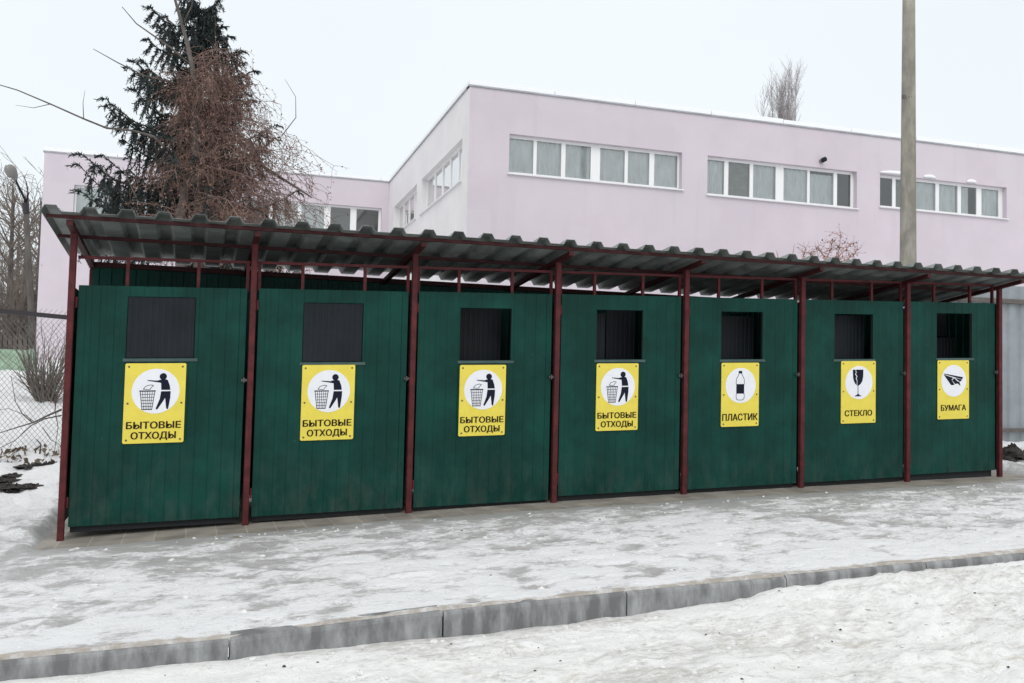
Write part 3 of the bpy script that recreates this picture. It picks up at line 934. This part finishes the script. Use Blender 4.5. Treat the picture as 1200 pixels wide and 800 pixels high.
V2 = (7.2, 11.7, 7.03, 8.26); Q2 = [(7.3, 8.3), (8.45, 9.4), (9.55, 10.5), (10.65, 11.6)]
facade('wall', O1 , E2, -E1, 12.97, -.5, ZR, [V1, V2], M['pale'])
window(O1, E2, -E1, V1, Q1, 'ccc-c'); window(O1, E2, -E1, V2, Q2, '-c-c')
L3 = 12.85
OW = O2 - E1 * L3
X1 = (1.05, 5.6, 7.12, 8.36); Y1 = [(1.12, 2.1), (2.25, 3.2), (3.4, 4.4), (4.55, 5.5)]
X2 = (7.1, 12.55, 7.12, 8.40); Y2 = [(7.2, 8.1), (8.3, 9.2), (9.35, 10.25), (10.5, 11.3), (11.55, 12.45)]
facade('wall', OW, E1, -E2, L3, -.5, ZR, [X1, X2], M['pink'])
window(OW, E1, -E2, X1, Y1, 'c-cc'); window(OW, E1, -E2, X2, Y2, '-cc--')
facade('wall', OW, E2, -E1, 12, -.5, ZR, [], M['pink'])
# parapet flashing (dark drip edge below a pale coping with old snow), walked round the corner
def coping(O, e, n, L):
    MB().obox(O - e * .04 - n * .25 + UP * (ZR - .005), e * (L + .08), n * .29, UP * .045).build('drip_edge', M['flash'], bld)
    m = MB(); s = -.02
    rr = random.Random(int(L * 10))
    while s < L:
        l_ = min(2.5, L - s + .02)
        m.obox(O + e * (s + .008) - n * .27 + UP * (ZR + .042), e * (l_ - .016), n * .285, UP * (.135 + rr.uniform(-.012, .015)))
        s += 2.5
    m.build('coping', M['cleansnow'], bld)
coping(O1, E1, -E2, 34); coping(O1 + E2 * .05, E2, -E1, 12.9); coping(OW, E1, -E2, L3 - .05); coping(OW + E2 * .06, E2, -E1, 11.9)
rf = MB()
rf.add([O1 + UP * (ZR - .02), O1 + E1 * 34 + UP * (ZR - .02), O1 + E1 * 34 + E2 * 25 + UP * (ZR - .02), O1 + E2 * 25 + UP * (ZR - .02)], [(0, 1, 2, 3)])
rf.add([OW + UP * (ZR - .022), O2 + UP * (ZR - .022), O2 + E2 * 12 + UP * (ZR - .022), OW + E2 * 12 + UP * (ZR - .022)], [(0, 1, 2, 3)])
rf.build('roof', M['cleansnow'], bld)
# snow lying over the third window, wall lamp over the second one
for a, b, z in ((13.55, 14.9, 8.345), (15.25, 15.75, 8.35), (17.0, 17.4, 8.345)):
    n_ = 9
    pts = [O1 + E1 * (a + (b - a) * k / (n_ - 1)) + E2 * (-.03) + UP * (z + .035 * math.sin(math.pi * k / (n_ - 1)) + .02) for k in range(n_)]
    sn = MB(); sn.tube(pts, [.012 + .045 * math.sin(math.pi * k / (n_ - 1)) ** .5 for k in range(n_)], 8)
    sn.build('snow_ledge', M['cleansnow'], bld, True)
lp = MB(); q = O1 + E1 * 11.35 + UP * 8.50
lp.tube([q, q - E2 * .10], .07, 10)
la = lp.build('wall_lamp', M['lampglass'], bld)
MB().tube([q - E2 * .10 + UP * .02, q - E2 * .22 + UP * .02], .075, 10).build('lamp_lens', M['hatch'], la)

# ------------------------------------------------------------------ utility pole
pole = thing('utility_pole', 'tall grey concrete utility pole rising behind the shelter roof', 'pole', (14.64, 6.0, .45))
MB().tube([(14.64, 6, .3), (14.64, 6, 4), (14.64, 6, 9.4), (14.64, 6, 12.5)], [.176, .160, .122, .10], 20).build('shaft', M['concrete'], pole, True)
cl = MB(); q = at(1056.5, 115, 6)
cl.bar((q[0] - .045, 5.93, q[2]), (q[0] + .02, 5.93, q[2]), .05, .07); cl.tube([(14.64, 6, q[2] - .02), (14.64, 6, q[2] + .02)], .136, 16)
cl.build('clamp', M['brownrail'], pole)

# ------------------------------------------------------------------ street lamp
b0 = float(terrain(-2.6, 16))
sl = thing('street_lamp', 'street lamp with a drooping grey head on a concrete post left of the shelter', 'street lamp', (-2.62, 16, b0))
MB().tube([(-2.62, 16, b0 - .2), (-2.74, 16, 2.73), (-2.96, 16, 5.25)], [.085, .075, .065], 14).build('post', M['lamppost'], sl, True)
MB().tube([(-2.955, 16, 5.20), (-2.99, 16, 5.46)], .075, 12).build('collar', M['blackrail'], sl)
HD = at(18.5, 212, 15.85)
MB().tube([(-2.98, 16, 5.4), (-3.0, 15.98, 5.55), (-3.12, 15.92, 5.80), tuple(HD)], [.034, .03, .026, .026], 8).build('arm', M['hatch'], sl, True)
MB().tube([(-2.97, 16, 5.45), (-2.93, 16, 5.72)], .02, 6).build('bracket', M['hatch'], sl)
hd = HD; dirv = np.array([-.20, -.10, .46]); dirv /= np.linalg.norm(dirv)
ts = [0, .04, .10, .18, .26, .33, .38, .40]; rs = [.04, .06, .085, .115, .125, .105, .065, .01]
MB().tube([hd + dirv * t for t in ts], rs, 14).build('lamp_head', M['lamp'], sl, True)
MB().tube([hd + dirv * t + np.array([-.035, -.04, -.025]) for t in ts[2:]], [r_ * .86 for r_ in rs[2:]], 14).build('bowl', M['lampglass'], sl, True)

# ------------------------------------------------------------------ fences
cf = thing('chain_link_fence', 'sagging chain link fence with a dark top rail left of the shelter', 'fence', (-1.2, 4, .3))
ftop = lambda x: 2.096 - (x + 1.257) * .0575; fbot = lambda x: .34 - (x + 1.18) * .10
MB().bar((-5.2, 4, ftop(-5.2)), (.42, 4, ftop(.42)), .045, .055).build('top_rail', M['blackrail'], cf)
for xx in (-4.9, -2.35, .40):
    MB().tube([(xx, 4.04, fbot(xx) - .3), (xx, 4.04, ftop(xx) - .03)], .03, 8).build('post', M['blackrail'], cf)
wm = MB()
for sgn in (1, -1):
    k = -9.0
    while k < 4:
        # diagonal x = k + sgn * z * 0.8, clipped to the fence field
        pts = []
        for z in np.linspace(fbot(k) - .1, ftop(k), 9):
            xx = k + sgn * (z - .3) * .8
            if -5.15 < xx < .38:
                pts.append((xx, 4 + .006 * sgn + .02 * math.sin(xx * 2.1 + z), z))
        if len(pts) > 1: wm.tube(pts, .0022, 3, False)
        k += .060
wm.build('wire_mesh', M['wire'], cf)

gf = thing('metal_fence', 'grey corrugated metal fence with brown rails at the right end of the shelter', 'fence', (13.5, 2.6, .5))
pp = []; q = 10.7
while q < 22:
    pp += [(q, 0), (q + .10, 0), (q + .13, .03), (q + .21, .03), (q + .24, 0)]; q += .26
gv = [(a, 2.6 + b, .50 + .033 * (a - 13)) for a, b in pp] + [(a, 2.6 + b, 3.135 + .010 * (a - 13)) for a, b in pp]
n_ = len(pp)
solid(MB().add(gv, [(k, k + 1, k + 1 + n_, k + n_) for k in range(n_ - 1) if pp[k + 1][0] - pp[k][0] > 1e-4]).build('sheet', M['greyfence'], gf), .002)
for z0_, hh in ((2.875, .07), (.80, .06)):
    MB().bar((10.7, 2.555, z0_ - .03), (22, 2.555, z0_ + .10), .05, hh).build('rail', M['brownrail'], gf)
for xx in (10.75, 16.2, 18.7, 21.2):
    MB().box(xx - .04, xx + .04, 2.49, 2.53, .2, 3.0).build('post', M['brownrail'], gf)

# ------------------------------------------------------------------ trees
def limb(m, p, d, L, r, depth, R, droop=0.0, wig=.18, nchild=4, ratio=.62, spread=.75, nseg=6, tips=None, minr=.004, sides=None):
    """One branch and its children, as tubes."""
    p = np.array(p, float); d = np.array(d, float); d /= np.linalg.norm(d)
    pts = [p.copy()]; dirs = [d.copy()]
    for i in range(nseg):
        d = d + R.normal(0, wig, 3) / nseg ** .5 + np.array([0, 0, -droop / nseg])
        d /= np.linalg.norm(d)
        p = p + d * L / nseg
        pts.append(p.copy()); dirs.append(d.copy())
    rad = np.linspace(r, max(r * .35, minr * .7), nseg + 1)
    m.tube(pts, rad, sides or (6 if r > .03 else (4 if r > .012 else 3)), r > .03)
    if depth <= 0:
        if tips is not None: tips.append((pts, dirs))
        return
    for c in range(nchild):
        k = 1 + int((c + R.uniform(0, .9)) / nchild * nseg)
        k = min(k, nseg)
        ax = R.normal(0, 1, 3); ax -= dirs[k] * (ax @ dirs[k]); ax /= np.linalg.norm(ax) + 1e-9
        nd = dirs[k] + ax * spread * R.uniform(.7, 1.3)
        limb(m, pts[k], nd, L * ratio * R.uniform(.7, 1.15), max(rad[k] * .62, minr), depth - 1, R, droop, wig, nchild, ratio, spread, max(3, nseg - 1), tips, minr)

def leaf_quads(m, c, n, size, R, sx=.35):
    """n little leaf faces round point c."""
    for _ in range(n):
        p = c + R.normal(0, size * .6, 3)
        a = R.normal(0, 1, 3); a[2] -= .8; a /= np.linalg.norm(a); b = np.cross(a, R.normal(0, 1, 3)); b /= np.linalg.norm(b) + 1e-9
        l = size * R.uniform(.6, 1.3)
        m.add([p, p + a * l * .5 + b * l * sx, p + a * l, p + a * l * .5 - b * l * sx], [(0, 1, 2, 3)])

# -- spruce
R = np.random.default_rng(11)
spb = np.array([.80, 9.6, float(terrain(.8, 9.6))])
spruce = thing('spruce_tree', 'dark green spruce with drooping boughs behind the left end of the shelter', 'tree', tuple(spb))
top = 8.55
tr = MB(); tr.tube([spb + (0, 0, -.2), (.82, 9.6, 4), (.84, 9.6, 6.5), (.86, 9.6, 8.2), (.86, 9.6, top)], [.20, .15, .085, .03, .008], 10)
cr = MB(); bw = MB()
def needles(p0, p1, wd, n):
    """Flat needle tufts along one hanging shoot."""
    d = p1 - p0; L = np.linalg.norm(d)
    for k in range(n):
        t = (k + R.uniform(0, 1)) / n
        c = p0 + d * t
        side = R.normal(0, 1, 3); side /= np.linalg.norm(side)
        q = d / L * R.uniform(.35, 1.1) + side * .7; q /= np.linalg.norm(q)
        s2 = np.cross(q, R.normal(0, 1, 3)); s2 /= np.linalg.norm(s2)
        l = wd * R.uniform(.7, 1.4)
        cr.add([c - s2 * l * .17, c + s2 * l * .17, c + q * l + s2 * l * .08, c + q * l - s2 * l * .08], [(0, 1, 2, 3)])
z = 3.35
while z < top - .15:
    f = (top - z) / (top - 2.6)
    L0 = .62 + 2.35 * f ** .85
    nb = (9 if f > .55 else 7) if f > .2 else 5
    for b in range(nb):
        az = R.uniform(0, 2 * math.pi)
        if z < 4.1 and math.cos(az) < -.35: continue
        L = L0 * R.uniform(.55, 1.15) * (1.0 if math.cos(az) < .2 else .86)
        p = np.array([.84, 9.6, z + R.uniform(-.15, .15)])
        hd_ = np.array([math.cos(az), math.sin(az), 0])
        ns = 9; pts = []
        for k in range(ns + 1):
            t = k / ns
            sag = -.34 * L * math.sin(t * 2.1) * (.4 + .6 * f) + .34 * L * max(0, t - .62) * 1.3
            pts.append(p + hd_ * L * t + np.array([R.normal(0, .012), R.normal(0, .012), sag + .10 * L * t]))
        bw.tube(pts, np.linspace(.026 * f + .010, .006, ns + 1), 4, False)
        for k in range(1, ns + 1):
            t = k / ns
            needles(pts[k - 1], pts[k], .055, 26)
            for s_ in range(6):
                if R.uniform() < .10: continue
                side = np.cross(hd_, [0, 0, 1]) * R.choice([-1, 1]) * R.uniform(.02, .26) * (1 - .5 * t)
                dl = R.uniform(.16, .60) * (.5 + .7 * math.sin(t * 2.7)) * (.55 + .6 * f)
                q0 = pts[k] + side * .15
                q1 = q0 + side * L * .35 + hd_ * R.uniform(0, .16) + np.array([0, 0, -dl * (.9 if t < .93 else .2)])
                bw.tube([q0, q1], [.006, .003], 3, False)
                needles(q0, q1, .050, max(7, int(np.linalg.norm(q1 - q0) / .0125)))
    z += .31 if f > .3 else .26
needles(np.array([.86, 9.6, 7.9]), np.array([.86, 9.6, top + .1]), .08, 40)
trunk = tr.build('trunk', M['spruce_bark'], spruce, True)
bw.build('boughs', M['spruce_bark'], spruce)
cr.build('crown', M['needle'], spruce)

# -- bare brown-leaved tree in front of the spruce
R = np.random.default_rng(23)
bb = np.array([1.02, 7.9, float(terrain(1.0, 7.9))])
bt = thing('weeping_tree', 'reddish brown tangled tree with a pale crooked trunk in front of the dark spruce', 'tree', tuple(bb))
tk = MB()
main = [bb + (0, 0, -.2), (.78, 7.9, 2.9), (.70, 7.95, 4.0), (.80, 8, 4.7), (.93, 8, 5.15), (.90, 8, 5.6), (.88, 8, 6.3), (.80, 8, 6.75), (.70, 8, 7.15), (.47, 8, 7.9), (.30, 8, 8.5)]
tk.tube(main, [.14, .11, .092, .082, .08, .066, .054, .044, .034, .022, .010], 10)
tk.tube([bb + (.05, 0, .2), (1.05, 7.9, 3.0), (1.02, 7.9, 4.0), (.98, 7.95, 4.6), (.93, 8, 5.1)], [.12, .10, .085, .075, .06], 8)
tk.tube([(.93, 8, 5.0), (1.15, 8.05, 5.3), (1.45, 8.1, 5.45), (1.9, 8.0, 5.2), (2.4, 7.9, 4.9), (2.9, 7.8, 4.6)], [.06, .05, .042, .034, .024, .012], 6)
def pix(uv, Y=8.0): return [at(u, v, Y) for u, v in uv]
for uv, r0 in (([(206, 186), (180, 160), (155, 153), (125, 150), (98, 139), (60, 122), (20, 105), (-10, 96)], .026),
               ([(222, 75), (200, 56), (180, 42), (160, 28), (143, 8)], .022), ([(215, 100), (170, 92), (140, 80), (112, 67)], .018),
               ([(214, 30), (225, 12), (226, -8)], .016), ([(225, 170), (205, 150), (192, 146)], .02),
               ([(160, 232), (152, 215), (143, 194)], .016), ([(236, 195), (243, 178), (250, 165)], .02),
               ([(330, 160), (346, 140), (345, 118), (332, 100)], .010), ([(98, 139), (97, 120), (99, 105)], .008), ([(60, 122), (40, 128), (20, 126)], .008),
               ([(225, 70), (245, 72), (262, 76), (280, 70)], .012), ([(205, 30), (190, 20), (176, 16)], .010)):
    P_ = pix(uv)
    P_ = np.array(P_); P_[:, 1] += np.linspace(0, R.uniform(-.5, .3), len(P_))
    tk.tube(P_, np.linspace(r0, r0 * .3, len(P_)), 5)
tk.build('trunk', M['greybark'], bt, True)
tw = MB(); lv = MB()
anchors = [np.array(q, float) for q in main[3:8]]
NB = 215
for b in range(NB):
    zz = R.uniform(3.6, 6.9)
    xm = np.interp(zz, [q[2] for q in main], [q[0] for q in main])
    p = np.array([xm, 8.0, zz])
    az = R.normal(0, .95) if R.uniform() < .70 else R.uniform(0, 2 * math.pi)
    L = R.uniform(.7, 1.5) * np.interp(zz, [3.6, 4.6, 5.6, 6.3, 7.0], [2.1, 2.1, 1.55, 1.05, .65]) * (1.0 if abs(az) < 1.3 else .40)
    d = np.array([math.cos(az), math.sin(az) * .8, R.uniform(.15, .75)]); d /= np.linalg.norm(d)
    ns = 9; pts = [p.copy()]
    for k in range(ns):
        d = d + R.normal(0, .09, 3) + np.array([0, 0, -.135]); d /= np.linalg.norm(d)
        p = p + d * L / ns; pts.append(p.copy())
    tw.tube(pts, np.linspace(.011, .003, ns + 1), 4, False)
    for k in range(2, ns + 1):
        for s_ in range(2):
            q = pts[k].copy(); dd = d * .3 + R.normal(0, .55, 3) + np.array([0, 0, -.25]); dd /= np.linalg.norm(dd)
            l = R.uniform(.22, .62); tp = [q.copy()]
            for j in range(4):
                dd = dd + R.normal(0, .22, 3) + np.array([0, 0, -.22]); dd /= np.linalg.norm(dd)
                q = q + dd * l / 4; tp.append(q.copy())
                if R.uniform() < .80: leaf_quads(lv, q, 1 if R.uniform() < .7 else 2, .036, R)
            tw.tube(tp, np.linspace(.0042, .0022, 5), 3, False)
tw.build('twigs', M['redtwig'], bt)
lv.build('dry_leaves', M['dryleaf'], bt)

# -- poplar far behind the roof
R = np.random.default_rng(31)
pc = at(922, 140, 52)
gp = float(terrain(18, 52))
pt = thing('poplar_tree', 'slim bare poplar showing above the building roof', 'tree', (pc[0], 52, gp))
pm = MB(); pm.tube([(pc[0], 52, gp), (pc[0], 52, 14), (pc[0] + .1, 52, 22), (pc[0] + .2, 52, 27.2)], [.35, .26, .14, .02], 8)
pm.build('trunk', M['fartwig'], pt)
pq = MB()
for st in range(15):                                            # bundle of near upright leaders
    ox, oy = R.normal(0, 1.15), R.normal(0, .7); tp = 27.0 - 1.0 * ox ** 2 - R.uniform(0, 1.5)
    P_ = [(pc[0] + ox * .25, 52 + oy * .25, 12), (pc[0] + ox * .8, 52 + oy * .8, 17), (pc[0] + ox * 1.2, 52 + oy * 1.2, (17 + tp) / 2), (pc[0] + ox * 1.35 + R.normal(0, .15), 52 + oy * 1.3, tp)]
    pq.tube(P_, [.12, .09, .05, .012], 5)
    for b in range(34):
        t = R.uniform(.25, 1) ** .8 * 3; k = min(2, int(t)); q_ = np.array(P_[k]) + (np.array(P_[k + 1]) - np.array(P_[k])) * (t - k)
        az = R.uniform(0, 6.28)
        limb(pq, q_, (math.cos(az) * .42, math.sin(az) * .42, 1.0), R.uniform(.7, 1.9), .018, 1, R, -.4, .12, 6, .5, .45, 5, None, .009)
pq.build('crown', M['fartwig'], pt)

# -- bare trees beyond the fence on the left
TR = [((4, 440), 38, 10.5, 'bare tree at the far left edge with many upright branches', 41), ((22, 440), 44, 11.5, 'tallest bare tree, between the lamp post and the left edge', 42),
      ((38, 440), 36, 9.5, 'bare tree right behind the street lamp post', 43), ((48, 440), 47, 10.5, 'bare tree half hidden by the pink wing corner', 44), ((13, 440), 55, 12.0, 'farthest thin bare tree beside the left edge', 45)]
for (u, v), Y_, top_, lab, seed in TR:
    R = np.random.default_rng(seed)
    q = at(u, v, Y_); g = float(terrain(q[0], Y_))
    t_ = thing('bare_tree', lab, 'tree', (q[0], Y_, g), 'bare trees beyond the chain link fence')
    h = top_ - g
    m = MB(); m.tube([(q[0], Y_, g - .2), (q[0] + .1, Y_, g + h * .4), (q[0] + .05, Y_, g + h * .75), (q[0], Y_, g + h * .95)], [.17, .13, .07, .02], 7)
    m.build('trunk', M['bark'], t_)
    m = MB()
    for b in range(26):
        zz = g + h * R.uniform(.12, .85); az = R.uniform(0, 6.28)
        limb(m, (q[0] + .08, Y_, zz), (math.cos(az) * .75, math.sin(az) * .75, .85), h * R.uniform(.16, .32), .045, 2, R, -.15, .22, 4, .58, .65, 5, None, .011)
    m.build('crown', M['midtwig'], t_)
# low scrub in front of them
for (u, v), Y_, hh, lab, seed in (((8, 432), 30, 3.6, 'brown scrub at the left edge under the bare trees', 51), ((34, 430), 32, 3.8, 'brown scrub beside the foot of the pink wing', 52)):
    R = np.random.default_rng(seed); q = at(u, v, Y_); g = float(terrain(q[0], Y_))
    m = MB()
    for b in range(44):
        az = R.uniform(0, 6.28)
        limb(m, (q[0] + R.normal(0, .55), Y_ + R.normal(0, .4), g), (math.cos(az) * .35, math.sin(az) * .35, 1), hh * R.uniform(.5, 1), .022, 2, R, 0, .2, 4, .5, .55, 5, None, .010)
    tag(m.build('scrub', M['midtwig']), lab, 'bush', 'scrub under the bare trees')

# -- many-stemmed shrub behind the fence, next to the first post
R = np.random.default_rng(61)
q = at(54, 458, 7.6); g = float(terrain(q[0], 7.6))
sh_ = thing('bare_shrub', 'dense many-stemmed grey shrub behind the fence next to the first red post', 'shrub', (q[0], 7.6, g))
m = MB(); m2 = MB()
for b in range(60):
    az = R.uniform(0, 6.28); rr = R.uniform(.02, .12)
    p = (q[0] + rr * math.cos(az), 7.6 + rr * math.sin(az), g - .03)
    limb(m, p, (math.cos(az) * .30, math.sin(az) * .30, 1), R.uniform(.5, 1.2), .013, 1, R, 0, .16, 5, .5, .5, 6, None, .0045)
for b in range(6):
    az = b; m2.tube([(q[0] + .05 * math.cos(az), 7.6 + .05 * math.sin(az), g - .1), (q[0] + .12 * math.cos(az), 7.6 + .12 * math.sin(az), g + .35)], [.05, .03], 6)
m2.build('trunk', M['bark'], sh_); m.build('crown', M['midtwig'], sh_)

# -- reddish bush behind the shelter roof, at the right
R = np.random.default_rng(71)
q = at(972, 300, 3.6); g = float(terrain(q[0], 3.6))
rb = thing('red_bush', 'thin reddish bush tip showing over the shelter roof left of the utility pole', 'bush', (q[0], 3.6, g))
m = MB(); l2 = MB(); tips = []
for uv in ([(978, 300), (984, 285), (985, 266)], [(970, 302), (962, 290), (955, 283)], [(975, 302), (990, 288), (998, 280)], [(940, 300), (944, 285), (934, 279)], [(928, 299), (931, 280)], [(966, 302), (975, 284), (973, 277)], [(960, 302), (950, 291), (940, 290)], [(985, 302), (1000, 294), (1004, 288)], [(912, 297), (910, 288)]):
    P_ = [np.array([q[0] + R.normal(0, .1), 3.6, g])] + [at(a, b + 6, 3.6 + R.uniform(-.1, .1)) for a, b in uv]
    m.tube(P_, np.linspace(.018, .004, len(P_)), 4)
    if uv[0][0] > 945:
        for k in range(len(P_) - 2, len(P_)):
            for _ in range(13):
                limb(m, P_[k] - (P_[k] - P_[k - 1]) * R.uniform(0, .8), R.normal(0, 1, 3) + np.array([0, 0, .3]), R.uniform(.08, .25), .004, 0, R, .2, .3, 0, .5, .6, 4, tips, .003)
for pts, _ in tips:
    for p in pts[1:]:
        if R.uniform() < .35: leaf_quads(l2, p, 1, .035, R)
m.build('twigs', M['russet'], rb); l2.build('dry_leaves', M['dryleaf'], rb)

# -- fallen and leaning branches caught in the fence
R = np.random.default_rng(81)
m = MB()
for uv, r0 in (([(72, 479), (56, 486), (40, 494), (20, 500), (-5, 508)], .014), ([(72, 486), (52, 490), (36, 498), (18, 515), (-6, 527)], .010), ([(38, 495), (26, 485), (18, 470), (14, 440)], .008),
               ([(40, 494), (30, 486), (10, 478), (-6, 480)], .006), ([(66, 463), (64, 480), (68, 500), (64, 530)], .008), ([(50, 500), (60, 515), (70, 520)], .006), ([(46, 538), (47, 520), (43, 514)], .012)):
    P_ = np.array([at(u, v, 3.85) for u, v in uv]); P_[:, 1] += R.normal(0, .03, len(P_))
    m.tube(P_, np.linspace(r0, r0 * .4, len(P_)), 5)
tag(m.build('fallen_branch', M['bark']), 'bare crooked branches lying against the foot of the chain link fence', 'branch')
# leaf litter along the foot of the fence
m = MB()
for _ in range(900):
    xx = R.uniform(-4.5, .2); p = np.array([xx, 3.75 + R.normal(0, .13), 0]); p[2] = float(terrain(p[0], p[1]) + snow_depth(p[0], p[1])) + R.uniform(0, .10) * math.exp(-((p[1] - 3.8) / .15) ** 2)
    leaf_quads(m, p, 1, .075, R, .3)
o = m.build('leaf_litter', M['litter']); tag(o, 'brown leaves and rubbish strewn along the foot of the chain link fence', 'leaf litter'); o['kind'] = 'stuff'

# -- pale green low board wall of the playground
g = 1.52
q0, q1 = at(-12, 405, 15), at(41, 409, 15)
gb = thing('playground_border', 'low pale green board wall on the snow beyond the chain link fence', 'low wall', (q0[0], 15, g))
m = MB()
m.box(q0[0] - 3.5, q1[0], 14.97, 15.03, g - .15, q1[2] - .01); 
m.build('boards', M['palegreen'], gb)
for xx in (q1[0] - .06, q1[0] - 1.3, q1[0] - 2.6):
    MB().box(xx - .05, xx + .05, 14.9, 14.966, g - .2, q1[2] + .02).build('post', M['palegreen'], gb)
# dark kerb of stacked timber behind it
m = MB(); q2, q3 = at(-10, 395, 17), at(38, 403, 17)
for k in range(26):
    xx = q2[0] - 2 + k * (q3[0] - q2[0] + 2) / 26
    m.box(xx, xx + .13, 16.95, 17.05, 1.4, q3[2] + .19 + .02 * math.sin(k * 1.7))
tag(m.build('picket_fence', M['bark']), 'dark low picket fence with snow on top beyond the green boards', 'fence')

# -- clods of dark soil on the snow
def clod(m, c, rx, ry, rz, R, n=11):
    for_v = []; fs = []
    nu, nv = n, n // 2 + 2
    for j in range(nv):
        ph_ = -.3 + (math.pi / 2 + .3) * j / (nv - 1)
        for i in range(nu):
            th = 2 * math.pi * i / nu
            k = 1 + R.normal(0, .16)
            for_v.append((c[0] + rx * k * math.cos(ph_) * math.cos(th), c[1] + ry * k * math.cos(ph_) * math.sin(th), c[2] + rz * k * math.sin(ph_)))
    for j in range(nv - 1):
        for i in range(nu):
            fs.append((j * nu + i, j * nu + (i + 1) % nu, (j + 1) * nu + (i + 1) % nu, (j + 1) * nu + i))
    m.add(for_v, fs)
R = np.random.default_rng(91)
for uvs, lab in (([(30, 580, .13), (37, 583, .09), (22, 584, .10), (40, 578, .05), (16, 583, .05)], 'largest patch of dark wet soil on the snow left of the first post'),
                 ([(2, 586, .13), (-8, 584, .15), (12, 588, .06)], 'dark soil patch cut by the left edge of the photo'),
                 ([(38, 552, .13), (30, 551, .09), (44, 553, .07), (25, 551, .06)], 'small soil patch close to the foot of the chain link fence'),
                 ([(8, 570, .11), (14, 566, .08), (2, 573, .09)], 'soil patch above the left edge one'),
                 ([(57, 549, .07), (59, 550, .06), (62, 549, .06)], 'scattered crumbs of soil nearest the first red post')):
    m = MB()
    for u, v, r_ in uvs:
        c = drop(u, v); c[2] = float(terrain(c[0], c[1]) + snow_depth(c[0], c[1]))
        clod(m, c + np.array([0, 0, -.006]), r_ * 1.25, r_ * 1.5, .016, R, 13)
        for _ in range(10):
            cc = c + np.array([R.normal(0, r_ * .4), R.normal(0, r_ * .8), -.008])
            clod(m, cc, r_ * R.uniform(.12, .42), r_ * R.uniform(.2, .6), .030 * R.uniform(.5, 1.2), R, 9)
    tag(m.build('soil_patch', M['soil']), lab, 'soil', 'dark soil patches on the snow')
m = MB()
c0 = np.array([11.95, 1.35, float(terrain(11.95, 1.35))])
clod(m, c0 + np.array([0, 0, -.03]), .85, .45, .14, R, 17)
for _ in range(60):
    cc = c0 + np.array([R.normal(0, .42), R.normal(0, .22), 0]); hgt = .20 * math.exp(-((cc[0] - c0[0]) / .55) ** 2)
    clod(m, cc + np.array([0, 0, hgt * R.uniform(0, .8)]), R.uniform(.05, .14), R.uniform(.05, .14), R.uniform(.04, .11), R, 9)
tag(m.build('soil_heap', M['soil']), 'heap of dark soil and branches at the right end of the shelter', 'soil')
m = MB()
for _ in range(16):
    cc = c0 + np.array([R.normal(.1, .5), R.normal(-.05, .2), .05]); a = R.uniform(-.5, .5)
    m.tube([cc, cc + np.array([.45 * math.cos(a), .2 * math.sin(a), .06]), cc + np.array([.8 * math.cos(a), .35 * math.sin(a), -.02])], [.014, .011, .005], 5)
tag(m.build('cut_branch', M['bark']), 'cut dark branches lying on the soil heap by the grey fence', 'branch')

# -- loose crumbs of snow and grit
R = np.random.default_rng(101)
for name, mt, n, lab in (('snow_crumbs', M['crumb'], 1500, 'small crumbs of snow scattered on the road and pavement'), ('grit', M['grit'], 130, 'dark grit and bits of dirt scattered over the trodden snow')):
    m = MB()
    for _ in range(n):
        if R.uniform() < .62:
            xx, yy = R.uniform(-.5, 8), KY - .04 - abs(R.normal(0, .9)); zz = float(road_z(xx, yy))
        else:
            xx, yy = R.uniform(-1, 11), R.uniform(-3.5, -.5); zz = float(gz(np.array(xx), np.array(yy)))
        r_ = min(.035, abs(R.normal(0, .006)) + .003) if name != 'grit' else min(.016, abs(R.normal(0, .003)) + .002)
        clod(m, (xx, yy, zz), r_ * R.uniform(.8, 1.6), r_, r_ * .7, R, 6)
    o = m.build(name, mt); tag(o, lab, 'debris'); o['kind'] = 'stuff'
